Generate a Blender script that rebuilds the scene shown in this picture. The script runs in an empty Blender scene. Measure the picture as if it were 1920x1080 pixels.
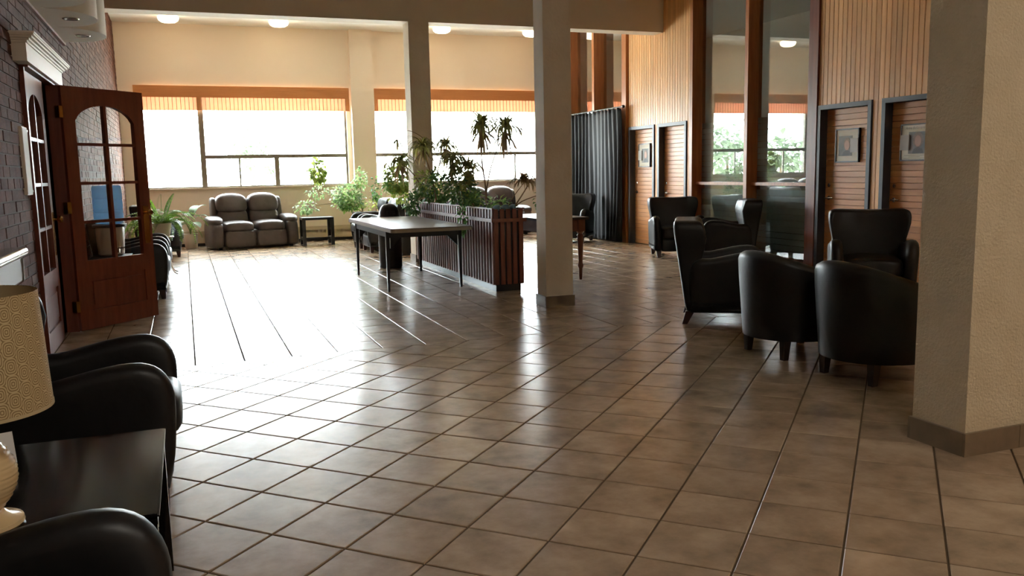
import bpy, bmesh, math, random
from mathutils import Vector, Matrix
random.seed(7)
R = math.radians
PI = math.pi
scene = bpy.context.scene
COL = scene.collection

# ---------------------------------------------------------------- camera
cam_data = bpy.data.cameras.new('camera')
cam = bpy.data.objects.new('camera', cam_data)
COL.objects.link(cam)
scene.camera = cam
cam_data.sensor_width = 36.0
cam_data.lens = 1598.99 / 1920 * 36.0
cam_data.clip_start = 0.05
cam_data.clip_end = 500
_r = Vector((0.93383967, -0.35710666, -0.02045234))
_u = Vector((0.06748645, 0.11974945, 0.99050777))
_f = Vector((0.35126777, 0.92635571, -0.13592665))
cam.matrix_world = Matrix(((_r.x, _u.x, -_f.x, 0), (_r.y, _u.y, -_f.y, 0), (_r.z, _u.z, -_f.z, 1.35), (0, 0, 0, 1)))

# ---------------------------------------------------------------- sky, exposure
SKY = 12.5
world = bpy.data.worlds.new('overcast_sky')
scene.world = world
world.use_nodes = True
bg = world.node_tree.nodes['Background']
bg.inputs[0].default_value = (0.88, 0.95, 1.0, 1)
bg.inputs[1].default_value = SKY
scene.view_settings.view_transform = 'Standard'
scene.view_settings.look = 'None'
scene.view_settings.gamma = 1.0
scene.view_settings.use_curve_mapping = False
scene.view_settings.exposure = 1.85
try:
    scene.cycles.use_denoising = True
    scene.cycles.denoiser = 'OPENIMAGEDENOISE'
    scene.cycles.max_bounces = 10
    scene.cycles.diffuse_bounces = 6
    scene.cycles.glossy_bounces = 5
    scene.cycles.transparent_max_bounces = 16
    scene.cycles.sample_clamp_indirect = 8.0
    scene.cycles.caustics_reflective = False
    scene.cycles.caustics_refractive = False
except Exception:
    pass

# ---------------------------------------------------------------- materials
def srgb(r, g, b):
    def c(v):
        v /= 255.0
        return v / 12.92 if v <= 0.04045 else ((v + 0.055) / 1.055) ** 2.4
    return (c(r), c(g), c(b), 1)

class NT:
    def __init__(self, name):
        self.m = bpy.data.materials.new(name)
        self.m.use_nodes = True
        self.t = self.m.node_tree
        self.b = self.t.nodes['Principled BSDF']
        self.out = self.t.nodes['Material Output']
    def n(self, kind, **kw):
        nd = self.t.nodes.new(kind)
        for k, v in kw.items():
            if k.startswith('i_'):
                key = k[2:]
                key = int(key) if key.isdigit() else key
                nd.inputs[key].default_value = v
            else:
                setattr(nd, k, v)
        return nd
    def l(self, a, b): self.t.links.new(a, b)
    def math(self, op, a, b=None, c=None):
        nd = self.n('ShaderNodeMath', operation=op)
        for i, v in enumerate((a, b, c)):
            if v is None: continue
            if isinstance(v, (int, float)): nd.inputs[i].default_value = v
            else: self.l(v, nd.inputs[i])
        return nd.outputs[0]

def pbr(name, col, rough=0.5, metal=0.0, col2=None, nscale=6.0, stretch=(1, 1, 1), bump=0.0, bscale=40.0, spec=None, detail=4.0, space='Object', rnd=0.0, trans=0.0, sheen=0.0, rough2=None):
    """principled surface with optional two-tone noise grain, bump and per-object brightness jitter"""
    k = NT(name)
    b = k.b
    b.inputs['Roughness'].default_value = rough
    b.inputs['Metallic'].default_value = metal
    if spec is not None: b.inputs['Specular IOR Level'].default_value = spec
    if trans: b.inputs['Transmission Weight'].default_value = trans
    if sheen: b.inputs['Sheen Weight'].default_value = sheen
    tc = k.n('ShaderNodeTexCoord')
    if space == 'World':
        src = k.n('ShaderNodeNewGeometry').outputs['Position']
    else:
        src = tc.outputs[space]
    mp = k.n('ShaderNodeMapping')
    mp.inputs['Scale'].default_value = stretch
    k.l(src, mp.inputs['Vector'])
    cout = None
    if col2 is not None:
        nz = k.n('ShaderNodeTexNoise', i_Scale=nscale, i_Detail=detail, i_Roughness=0.6)
        k.l(mp.outputs[0], nz.inputs['Vector'])
        if rnd:
            oi = k.n('ShaderNodeObjectInfo')
            off = k.n('ShaderNodeVectorMath', operation='ADD')
            k.l(mp.outputs[0], off.inputs[0])
            cb = k.n('ShaderNodeCombineXYZ')
            r10 = k.math('MULTIPLY', oi.outputs['Random'], 37.0)
            for i in range(3): k.l(r10, cb.inputs[i])
            k.l(cb.outputs[0], off.inputs[1])
            k.l(off.outputs[0], nz.inputs['Vector'])
        rp = k.n('ShaderNodeValToRGB')
        rp.color_ramp.elements[0].position = 0.32
        rp.color_ramp.elements[1].position = 0.68
        rp.color_ramp.elements[0].color = col
        rp.color_ramp.elements[1].color = col2
        k.l(nz.outputs[0], rp.inputs[0])
        cout = rp.outputs[0]
        if rough2 is not None:
            mr = k.n('ShaderNodeMapRange', i_3=rough, i_4=rough2)
            k.l(nz.outputs[0], mr.inputs[0])
            k.l(mr.outputs[0], b.inputs['Roughness'])
    else:
        rgb = k.n('ShaderNodeRGB')
        rgb.outputs[0].default_value = col
        cout = rgb.outputs[0]
    if rnd:
        oi = k.n('ShaderNodeObjectInfo')
        ge = k.n('ShaderNodeNewGeometry')
        s = k.math('FRACT', k.math('ADD', oi.outputs['Random'], ge.outputs['Random Per Island']))
        v = k.math('ADD', k.math('MULTIPLY', s, 2 * rnd), 1 - rnd)
        hs = k.n('ShaderNodeHueSaturation')
        k.l(v, hs.inputs['Value'])
        k.l(cout, hs.inputs['Color'])
        cout = hs.outputs[0]
    k.l(cout, b.inputs['Base Color'])
    if bump:
        n2 = k.n('ShaderNodeTexNoise', i_Scale=bscale, i_Detail=3.0)
        k.l(src, n2.inputs['Vector'])
        bp = k.n('ShaderNodeBump', i_Strength=bump, i_Distance=0.01)
        k.l(n2.outputs[0], bp.inputs['Height'])
        k.l(bp.outputs[0], b.inputs['Normal'])
    return k.m

def glassy(name, tint=(1, 1, 1, 1), boost=1.0, rough=0.0):
    """thin pane: see-through plus fresnel reflection"""
    k = NT(name)
    k.t.nodes.remove(k.b)
    tr = k.n('ShaderNodeBsdfTransparent', i_0=tint)
    gl = k.n('ShaderNodeBsdfGlossy', i_Roughness=rough)
    fr = k.n('ShaderNodeFresnel')
    bf = k.n('ShaderNodeNewGeometry').outputs['Backfacing']
    k.l(k.math('SUBTRACT', 1.5, k.math('MULTIPLY', bf, 1.5 - 1 / 1.5)), fr.inputs['IOR'])
    fac = k.math('MINIMUM', k.math('MULTIPLY', fr.outputs[0], boost), 1.0)
    mx = k.n('ShaderNodeMixShader')
    k.l(fac, mx.inputs[0]); k.l(tr.outputs[0], mx.inputs[1]); k.l(gl.outputs[0], mx.inputs[2])
    k.l(mx.outputs[0], k.out.inputs[0])
    return k.m

def filmy(name, col, opacity, translucent=0.5):
    k = NT(name)
    k.t.nodes.remove(k.b)
    tr = k.n('ShaderNodeBsdfTransparent')
    df = k.n('ShaderNodeBsdfDiffuse', i_0=col)
    tl = k.n('ShaderNodeBsdfTranslucent', i_0=col)
    m1 = k.n('ShaderNodeMixShader', i_0=translucent)
    k.l(df.outputs[0], m1.inputs[1]); k.l(tl.outputs[0], m1.inputs[2])
    m2 = k.n('ShaderNodeMixShader', i_0=opacity)
    k.l(tr.outputs[0], m2.inputs[1]); k.l(m1.outputs[0], m2.inputs[2])
    k.l(m2.outputs[0], k.out.inputs[0])
    return k.m

def leafy(name, c1, c2, tl=0.35):
    k = NT(name)
    b = k.b
    b.inputs['Roughness'].default_value = 0.45
    ge = k.n('ShaderNodeNewGeometry')
    rp = k.n('ShaderNodeValToRGB')
    rp.color_ramp.elements[0].color = c1
    rp.color_ramp.elements[1].color = c2
    k.l(ge.outputs['Random Per Island'], rp.inputs[0])
    k.l(rp.outputs[0], b.inputs['Base Color'])
    t = k.n('ShaderNodeBsdfTranslucent')
    k.l(rp.outputs[0], t.inputs[0])
    mx = k.n('ShaderNodeMixShader', i_0=tl)
    k.l(b.outputs[0], mx.inputs[1]); k.l(t.outputs[0], mx.inputs[2])
    k.l(mx.outputs[0], k.out.inputs[0])
    return k.m

def glow(name, col, strength, base=(0.8, 0.8, 0.8, 1)):
    k = NT(name)
    k.b.inputs['Base Color'].default_value = base
    k.b.inputs['Emission Color'].default_value = col
    k.b.inputs['Emission Strength'].default_value = strength
    return k.m

M = {}
M['wall'] = pbr('painted_plaster', srgb(238, 222, 204), 0.7, col2=srgb(235, 218, 199), nscale=0.8, bump=0.05, bscale=60)
M['ceiling'] = pbr('ceiling_paint', srgb(238, 234, 226), 0.8, bump=0.04, bscale=80)
M['beam'] = pbr('beam_plaster', srgb(214, 200, 178), 0.75, col2=srgb(209, 194, 171), nscale=1.2, bump=0.06, bscale=90)
M['column'] = pbr('column_plaster', srgb(216, 204, 184), 0.75, col2=srgb(206, 192, 170), nscale=3.0, bump=0.35, bscale=35)
M['stucco'] = pbr('rough_stucco', srgb(208, 193, 163), 0.85, col2=srgb(198, 182, 151), nscale=5, bump=0.8, bscale=75)
M['brick'] = pbr('brick_clay', srgb(112, 76, 62), 0.85, col2=srgb(88, 58, 48), nscale=9, bump=0.5, bscale=60, rnd=0.28, spec=0.2)
M['mortar'] = pbr('mortar', srgb(118, 98, 86), 0.95, col2=srgb(98, 80, 70), nscale=20, bump=0.3, bscale=120)
M['skirt'] = pbr('skirting_tile', srgb(134, 116, 92), 0.4, col2=srgb(112, 95, 74), nscale=5, rnd=0.06, space='World')
M['grout'] = pbr('grout', srgb(92, 78, 62), 1.0, spec=0.0)
M['plank'] = pbr('cedar_plank', srgb(228, 177, 117), 0.42, col2=srgb(214, 157, 96), nscale=3.0, stretch=(6, 6, 0.5), rnd=0.12, bump=0.05, bscale=80)
M['board'] = pbr('cedar_board', srgb(218, 158, 102), 0.4, col2=srgb(202, 140, 84), nscale=3.0, stretch=(6, 0.5, 6), rnd=0.08)
M['backing'] = pbr('cedar_backing', srgb(214, 157, 96), 0.6)
M['mullion'] = pbr('mullion_wood', srgb(186, 118, 66), 0.4, col2=srgb(160, 94, 48), nscale=4, stretch=(5, 5, 0.4), rnd=0.05)
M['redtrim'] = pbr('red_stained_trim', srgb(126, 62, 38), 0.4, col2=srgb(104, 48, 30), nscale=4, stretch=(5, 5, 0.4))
M['charcoal'] = pbr('charcoal_steel', srgb(62, 64, 70), 0.45)
M['reddoor'] = pbr('mahogany', srgb(128, 66, 44), 0.35, col2=srgb(108, 50, 33), nscale=5, stretch=(4, 4, 0.5))
M['jamb'] = pbr('mahogany_jamb', srgb(128, 66, 44), 0.4, col2=srgb(108, 50, 33), nscale=5, stretch=(4, 4, 0.4))
M['white'] = pbr('white_paint', srgb(236, 228, 212), 0.45)
M['leather'] = pbr('black_leather', srgb(17, 17, 18), 0.36, col2=srgb(23, 22, 23), nscale=5, bump=0.12, bscale=26, rough2=0.46, spec=0.42)
M['leather_brown'] = pbr('grey_brown_leather', srgb(84, 74, 70), 0.38, col2=srgb(70, 61, 58), nscale=6, bump=0.35, bscale=12, rough2=0.5)
M['darkwood'] = pbr('espresso_wood', srgb(42, 28, 22), 0.4)
M['redleg'] = pbr('chair_leg_wood', srgb(60, 34, 26), 0.4)
M['black'] = pbr('black_paint', srgb(24, 24, 26), 0.35)
M['blackgloss'] = pbr('black_lacquer', srgb(16, 14, 14), 0.12)
M['blackplastic'] = pbr('black_plastic', srgb(22, 24, 28), 0.4)
M['chrome'] = pbr('brushed_chrome', srgb(208, 204, 196), 0.22, metal=1.0)
M['brass'] = pbr('brass', srgb(196, 150, 84), 0.25, metal=1.0)
M['greyboard'] = pbr('grey_panel', srgb(150, 147, 140), 0.4)
M['glass'] = glassy('window_glass', (0.98, 1, 0.99, 1), 1.0)
M['partition'] = glassy('partition_glass', (0.94, 0.97, 0.965, 1), 4.0)
M['film'] = filmy('frosted_film', srgb(224, 236, 236), 0.74, 0.5)
M['alum'] = pbr('window_aluminium', srgb(118, 112, 96), 0.5)
M['sill'] = pbr('stone_sill', srgb(196, 178, 150), 0.5)
M['blind'] = pbr('bamboo_valance', srgb(206, 140, 84), 0.6, col2=srgb(186, 118, 66), nscale=8, stretch=(0.3, 1, 40))
M['blindthin'] = filmy('bamboo_weave', srgb(244, 196, 166), 0.985, 0.26)
M['string'] = pbr('blind_cord', srgb(110, 66, 44), 0.8)
M['curtain'] = pbr('black_drape', srgb(22, 22, 24), 0.7, spec=0.25, bump=0.1, bscale=200)
M['slat'] = pbr('redwood_slat', srgb(136, 80, 62), 0.5, col2=srgb(110, 60, 46), nscale=5, stretch=(4, 4, 0.5), rnd=0.16)
M['railwood'] = pbr('redwood_rail', srgb(140, 86, 66), 0.45, col2=srgb(118, 68, 52), nscale=5, stretch=(4, 0.4, 4))
M['toekick'] = pbr('black_kickboard', srgb(34, 34, 36), 0.3)
M['soil'] = pbr('potting_soil', srgb(62, 48, 38), 0.95, col2=srgb(44, 34, 27), nscale=20, bump=0.8, bscale=60)
M['tabletop'] = pbr('laminate_top', srgb(120, 104, 92), 0.38, col2=srgb(108, 92, 80), nscale=4)
M['tableedge'] = pbr('table_edge_band', srgb(150, 136, 116), 0.4)
M['walnut'] = pbr('walnut', srgb(110, 62, 38), 0.35, col2=srgb(88, 48, 30), nscale=5, stretch=(3, 3, 0.6))
M['orangewood'] = pbr('orange_wood', srgb(168, 92, 44), 0.4)
M['heater'] = pbr('heater_enamel', srgb(206, 186, 156), 0.45)
M['fins'] = pbr('heater_fin_metal', srgb(150, 142, 130), 0.6)
M['pot'] = pbr('white_pot', srgb(206, 194, 178), 0.5)
M['terracotta'] = pbr('terracotta', srgb(168, 98, 64), 0.7)
M['stem'] = pbr('plant_stem', srgb(122, 94, 62), 0.7)
M['stemgreen'] = pbr('green_stem', srgb(110, 128, 66), 0.6)
M['leaf'] = leafy('leaf_green', srgb(86, 132, 60), srgb(142, 176, 84), 0.45)
M['leafdark'] = leafy('leaf_dark_green', srgb(58, 96, 50), srgb(104, 138, 70), 0.4)
M['leafpale'] = leafy('leaf_pale_green', srgb(120, 152, 106), srgb(166, 186, 120), 0.45)
M['leafyellow'] = leafy('leaf_yellow_green', srgb(130, 156, 66), srgb(172, 182, 92), 0.45)
M['leaflime'] = leafy('fern_lime', srgb(108, 152, 48), srgb(148, 188, 66), 0.6)
M['leafblade'] = leafy('blade_olive', srgb(126, 132, 68), srgb(178, 172, 100), 0.45)
M['leafdry'] = leafy('blade_dry', srgb(140, 116, 80), srgb(176, 148, 102), 0.45)
M['leafbroad'] = leafy('broad_leaf', srgb(84, 110, 84), srgb(130, 152, 112), 0.25)
M['outtree'] = leafy('outdoor_leaf', srgb(98, 116, 90), srgb(126, 140, 110), 0.4)
M['outground'] = pbr('pale_ground', srgb(214, 212, 204), 0.9, col2=srgb(202, 202, 192), nscale=0.3)
M['soffit'] = pbr('soffit_paint', srgb(222, 212, 196), 0.6)
M['lampglow'] = glow('ceiling_lamp_glass', (1.0, 0.78, 0.48, 1), 3.6, srgb(250, 232, 190))
M['hallglow'] = glow('hall_light_panel', (1.0, 0.92, 0.80, 1), 8.0)
M['ceramic'] = pbr('cream_ceramic', srgb(222, 196, 150), 0.2)
M['shadeinner'] = pbr('shade_lining', srgb(186, 168, 130), 0.8)
M['blueplastic'] = filmy('blue_water_bottle', srgb(158, 206, 240), 0.9, 0.5)
M['paper'] = pbr('white_paper', srgb(230, 228, 224), 0.7)
M['matboard'] = pbr('mat_board', srgb(226, 220, 204), 0.7)
M['plaque'] = pbr('pewter_plaque', srgb(158, 150, 138), 0.45)
M['photobg'] = pbr('photo_backdrop', srgb(98, 96, 90), 0.5, col2=srgb(128, 122, 112), nscale=8)
M['skin'] = pbr('photo_skin_tone', srgb(188, 146, 122), 0.5)
M['hair'] = pbr('photo_hair_tone', srgb(108, 84, 68), 0.5, col2=srgb(150, 122, 98), nscale=30)
M['suit'] = pbr('photo_cloth', srgb(58, 48, 44), 0.5)
M['ink'] = pbr('grey_ink', srgb(140, 132, 120), 0.7)
M['officewall'] = pbr('office_paint', srgb(196, 192, 184), 0.7)
M['sage'] = pbr('stones_teal', srgb(92, 120, 130), 0.6)
M['vestibule'] = pbr('vestibule_paint', srgb(186, 166, 142), 0.8)

def tile_material():
    k = NT('floor_tile')
    b = k.b
    ge = k.n('ShaderNodeNewGeometry')
    oi = k.n('ShaderNodeObjectInfo')
    rnd = k.math('FRACT', k.math('ADD', oi.outputs['Random'], ge.outputs['Random Per Island']))
    cb = k.n('ShaderNodeCombineXYZ')
    k.l(k.math('MULTIPLY', rnd, 50.0), cb.inputs[2])
    ad = k.n('ShaderNodeVectorMath', operation='ADD')
    k.l(ge.outputs['Position'], ad.inputs[0]); k.l(cb.outputs[0], ad.inputs[1])
    n1 = k.n('ShaderNodeTexNoise', i_Scale=4.0, i_Detail=7.0, i_Roughness=0.62)
    k.l(ad.outputs[0], n1.inputs['Vector'])
    rp = k.n('ShaderNodeValToRGB')
    e = rp.color_ramp.elements
    e[0].position = 0.30; e[0].color = srgb(132, 113, 92)
    e[1].position = 0.70; e[1].color = srgb(182, 160, 135)
    m = e.new(0.47); m.color = srgb(157, 135, 111)
    k.l(n1.outputs[0], rp.inputs[0])
    hs = k.n('ShaderNodeHueSaturation')
    k.l(k.math('ADD', k.math('MULTIPLY', rnd, 0.14), 0.93), hs.inputs['Value'])
    k.l(rp.outputs[0], hs.inputs['Color'])
    k.l(hs.outputs[0], b.inputs['Base Color'])
    n2 = k.n('ShaderNodeTexNoise', i_Scale=3.0, i_Detail=2.0)
    k.l(ad.outputs[0], n2.inputs['Vector'])
    mr = k.n('ShaderNodeMapRange', i_3=0.20, i_4=0.28)
    k.l(n2.outputs[0], mr.inputs[0])
    k.l(mr.outputs[0], b.inputs['Roughness'])
    return k.m
M['tile'] = tile_material()

def shade_material():
    k = NT('lampshade_print')
    b = k.b
    b.inputs['Roughness'].default_value = 0.85
    tc = k.n('ShaderNodeTexCoord')
    sp = k.n('ShaderNodeSeparateXYZ')
    k.l(tc.outputs['UV'], sp.inputs[0])
    U = k.math('MULTIPLY', sp.outputs[0], 34.0)
    V = k.math('MULTIPLY', sp.outputs[1], 7.0)
    colm = k.math('FLOOR', U)
    V2 = k.math('ADD', V, k.math('MULTIPLY', k.math('MODULO', colm, 2.0), 0.5))
    fx = k.math('SUBTRACT', k.math('FRACT', U), 0.5)
    fy = k.math('SUBTRACT', k.math('FRACT', V2), 0.5)
    ax = k.math('POWER', k.math('ABSOLUTE', fx), 3.0)
    ay = k.math('POWER', k.math('ABSOLUTE', fy), 3.0)
    d = k.math('POWER', k.math('ADD', ax, ay), 0.3333)
    ring = k.math('SINE', k.math('MULTIPLY', d, 44.0))
    st = k.math('GREATER_THAN', ring, -0.1)
    rp = k.n('ShaderNodeValToRGB')
    rp.color_ramp.elements[0].color = srgb(140, 116, 76)
    rp.color_ramp.elements[1].color = srgb(196, 176, 134)
    k.l(st, rp.inputs[0])
    k.l(rp.outputs[0], b.inputs['Base Color'])
    return k.m
M['shade'] = shade_material()

# ---------------------------------------------------------------- mesh helpers
class MB:
    """collects shapes and links them as ONE mesh object"""
    def __init__(self):
        self.v = []; self.f = []; self.uv = None
    def add(self, verts, faces, mat=None):
        o = len(self.v)
        if mat is not None: verts = [mat @ Vector(p) for p in verts]
        self.v += [tuple(p) for p in verts]
        self.f += [tuple(i + o for i in fc) for fc in faces]
        return self
    def box(self, x0, x1, y0, y1, z0, z1, mat=None):
        vs = [(x0, y0, z0), (x1, y0, z0), (x1, y1, z0), (x0, y1, z0), (x0, y0, z1), (x1, y0, z1), (x1, y1, z1), (x0, y1, z1)]
        return self.add(vs, [(0, 3, 2, 1), (4, 5, 6, 7), (0, 1, 5, 4), (1, 2, 6, 5), (2, 3, 7, 6), (3, 0, 4, 7)], mat)
    def taper(self, c0, s0, c1, s1):
        """box between a bottom rectangle (centre c0, half sizes s0) and a top one"""
        vs = []
        for c, s in ((c0, s0), (c1, s1)):
            vs += [(c[0] - s[0], c[1] - s[1], c[2]), (c[0] + s[0], c[1] - s[1], c[2]), (c[0] + s[0], c[1] + s[1], c[2]), (c[0] - s[0], c[1] + s[1], c[2])]
        return self.add(vs, [(0, 3, 2, 1), (4, 5, 6, 7), (0, 1, 5, 4), (1, 2, 6, 5), (2, 3, 7, 6), (3, 0, 4, 7)])
    def lathe(self, prof, c=(0, 0, 0), n=24, mat=None):
        vs = []; fs = []
        for r, z in prof:
            for i in range(n):
                a = 2 * PI * i / n
                vs.append((c[0] + r * math.cos(a), c[1] + r * math.sin(a), c[2] + z))
        for j in range(len(prof) - 1):
            for i in range(n):
                k = (i + 1) % n
                fs.append((j * n + i, j * n + k, (j + 1) * n + k, (j + 1) * n + i))
        fs.append(tuple(range(n - 1, -1, -1)))
        fs.append(tuple((len(prof) - 1) * n + i for i in range(n)))
        return self.add(vs, fs, mat)
    def tube(self, pts, r, n=8, r1=None):
        pts = [Vector(p) for p in pts]
        vs = []; fs = []
        m = len(pts)
        for j, p in enumerate(pts):
            d = (pts[min(j + 1, m - 1)] - pts[max(j - 1, 0)]).normalized()
            a = d.orthogonal().normalized()
            if abs(d.z) < 0.99:
                a = d.cross(Vector((0, 0, 1))).normalized()
            b = d.cross(a)
            rr = r if r1 is None else r + (r1 - r) * j / max(1, m - 1)
            for i in range(n):
                t = 2 * PI * i / n
                vs.append(p + a * rr * math.cos(t) + b * rr * math.sin(t))
        for j in range(m - 1):
            for i in range(n):
                k = (i + 1) % n
                fs.append((j * n + i, j * n + k, (j + 1) * n + k, (j + 1) * n + i))
        fs.append(tuple(range(n - 1, -1, -1))); fs.append(tuple((m - 1) * n + i for i in range(n)))
        return self.add(vs, fs)
    def sebox(self, c, half, e=5.0, n=8, fn=None):
        """rounded cushion (superellipsoid) ; fn bends its points"""
        bm = bmesh.new()
        bmesh.ops.create_cube(bm, size=2.0)
        bmesh.ops.subdivide_edges(bm, edges=bm.edges[:], cuts=n, use_grid_fill=True)
        vs = []
        for v in bm.verts:
            p = v.co.copy()
            q = Vector([math.copysign(math.sin(abs(t) * PI / 2) ** 0.85, t) for t in p])
            s = (abs(q.x) ** e + abs(q.y) ** e + abs(q.z) ** e) ** (1.0 / e)
            q = q / s
            w = Vector((c[0] + q.x * half[0], c[1] + q.y * half[1], c[2] + q.z * half[2]))
            if fn: w = Vector(fn(w, q))
            vs.append(w)
        bm.verts.index_update()
        fs = [tuple(v.index for v in f.verts) for f in bm.faces]
        bm.free()
        return self.add(vs, fs)
    def slab(self, prof, t, r, axis='X', off=0.0, fn=None):
        """closed 2-D profile (a,b) given thickness t with rounded rims; axis = thickness axis"""
        n = len(prof)
        P = [Vector(p) for p in prof]
        area = sum(P[i].x * P[(i + 1) % n].y - P[(i + 1) % n].x * P[i].y for i in range(n))
        if area < 0: P.reverse()
        nor = []
        for i in range(n):
            d = (P[(i + 1) % n] - P[i - 1]).normalized()
            nor.append(Vector((-d.y, d.x)))
        lay = [(-t / 2, r * 1.9), (-t / 2, r), (-t / 2 + r * 0.13, r * 0.5), (-t / 2 + r * 0.5, r * 0.13), (-t / 2 + r, 0), (t / 2 - r, 0), (t / 2 - r * 0.5, r * 0.13), (t / 2 - r * 0.13, r * 0.5), (t / 2, r), (t / 2, r * 1.9)]
        vs = []; fs = []
        for h, ins in lay:
            for p, m in zip(P, nor):
                q = p + m * ins
                w = (off + h, q.x, q.y) if axis == 'X' else ((q.x, off + h, q.y) if axis == 'Y' else (q.x, q.y, off + h))
                vs.append(fn(w) if fn else w)
        L = len(lay)
        for j in range(L - 1):
            for i in range(n):
                k = (i + 1) % n
                fs.append((j * n + i, (j + 1) * n + i, (j + 1) * n + k, j * n + k))
        fs.append(tuple(range(n))); fs.append(tuple((L - 1) * n + i for i in range(n - 1, -1, -1)))
        return self.add(vs, fs)
    def mesh(self, name, mat, smooth=False):
        me = bpy.data.meshes.new(name)
        me.from_pydata(self.v, [], self.f)
        if mat is not None: me.materials.append(M[mat] if isinstance(mat, str) else mat)
        bm = bmesh.new(); bm.from_mesh(me)
        bmesh.ops.recalc_face_normals(bm, faces=bm.faces[:])
        if self.uv:
            pass
        bm.to_mesh(me); bm.free()
        if smooth:
            for p in me.polygons: p.use_smooth = True
            if smooth is not True:
                try: me.set_sharp_from_angle(angle=R(smooth))
                except Exception: pass
        return me
    def build(self, name, mat, parent=None, smooth=False, **props):
        o = bpy.data.objects.new(name, self.mesh(name, mat, smooth))
        COL.objects.link(o)
        if parent is not None: o.parent = parent
        for k, v in props.items(): o[k] = v
        return o

def inst(name, me, parent=None, loc=(0, 0, 0), rz=0.0, rot=None):
    o = bpy.data.objects.new(name, me)
    COL.objects.link(o)
    o.location = loc
    o.rotation_euler = rot if rot else (0, 0, rz)
    if parent is not None: o.parent = parent
    return o

def tag(o, label=None, category=None, group=None, kind=None):
    if label: o['label'] = label
    if category: o['category'] = category
    if group: o['group'] = group
    if kind: o['kind'] = kind
    return o

def thing(name, label, category, loc=(0, 0, 0), rz=0.0, group=None, kind=None):
    o = bpy.data.objects.new(name, None)
    o.empty_display_size = 0.1
    COL.objects.link(o)
    o.location = loc; o.rotation_euler = (0, 0, rz)
    return tag(o, label, category, group, kind)

def copy_thing(src, loc, rz, label, group=None):
    r = src.copy(); COL.objects.link(r)
    r.location = loc; r.rotation_euler = (0, 0, rz); r['label'] = label
    if group: r['group'] = group
    for ch in list(src.children):
        c = ch.copy(); COL.objects.link(c); c.parent = r
        for g in ch.children:
            d = g.copy(); COL.objects.link(d); d.parent = c
    return r

def smoothpoly(pts, closed=False, n=6):
    """catmull-rom through points"""
    P = [Vector(p) for p in pts]; out = []
    m = len(P)
    rng = range(m if closed else m - 1)
    for i in rng:
        if closed: a, b, c, d = P[i - 1], P[i], P[(i + 1) % m], P[(i + 2) % m]
        else: a, b, c, d = P[max(i - 1, 0)], P[i], P[i + 1], P[min(i + 2, m - 1)]
        for k in range(n):
            t = k / n
            out.append(0.5 * ((2 * b) + (c - a) * t + (2 * a - 5 * b + 4 * c - d) * t * t + (3 * b - a - 3 * c + d) * t ** 3))
    if not closed: out.append(P[-1])
    return out

# ---------------------------------------------------------------- room measures
XL, XR, YB, YF, ZC = -1.05, 7.55, 18.0, -4.0, 4.27
XO = 11.5

def struct(name, mb, mat, label=None, smooth=False):
    o = mb.build(name, mat, None, smooth)
    return tag(o, label, None, None, 'structure')

# ---------------------------------------------------------------- floor and its tiles
floor = struct('floor', MB().box(XL - 1.8, XO, YF, YB + 0.4, -0.12, -0.006), 'grout', 'beige ceramic tile floor with dark grout, laid diagonally near and square beyond')

def clip(poly, px, py, nx, ny):
    """keep the part of a convex polygon where (p - P).n >= 0"""
    out = []
    n = len(poly)
    for i in range(n):
        a, b = poly[i], poly[(i + 1) % n]
        da = (a[0] - px) * nx + (a[1] - py) * ny
        db = (b[0] - px) * nx + (b[1] - py) * ny
        if da >= 0: out.append(a)
        if (da >= 0) != (db >= 0):
            t = da / (da - db)
            out.append((a[0] + (b[0] - a[0]) * t, a[1] + (b[1] - a[1]) * t))
    return out

def parea(p):
    return 0.5 * sum(p[i][0] * p[(i + 1) % len(p)][1] - p[(i + 1) % len(p)][0] * p[i][1] for i in range(len(p)))

def tile_solid(mb, poly, cx=0.0, cy=0.0, ch=0.004):
    if parea(poly) < 0: poly = poly[::-1]
    n = len(poly)
    top = []
    for i in range(n):
        p, a, b = Vector(poly[i]), Vector(poly[i - 1]), Vector(poly[(i + 1) % n])
        d = ((a - p).normalized() + (b - p).normalized())
        if d.length < 1e-6: d = Vector((0, 0))
        else: d = d.normalized() * ch * 1.3
        top.append((p.x + d.x, p.y + d.y))
    vs = [(x - cx, y - cy, -0.0065) for x, y in poly] + [(x - cx, y - cy, -0.0025) for x, y in poly] + [(x - cx, y - cy, 0.0) for x, y in top]
    fs = []
    for j in (0, 1):
        for i in range(n):
            k = (i + 1) % n
            fs.append((j * n + i, j * n + k, (j + 1) * n + k, (j + 1) * n + i))
    fs.append(tuple(2 * n + i for i in range(n)))
    mb.add(vs, fs)

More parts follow.
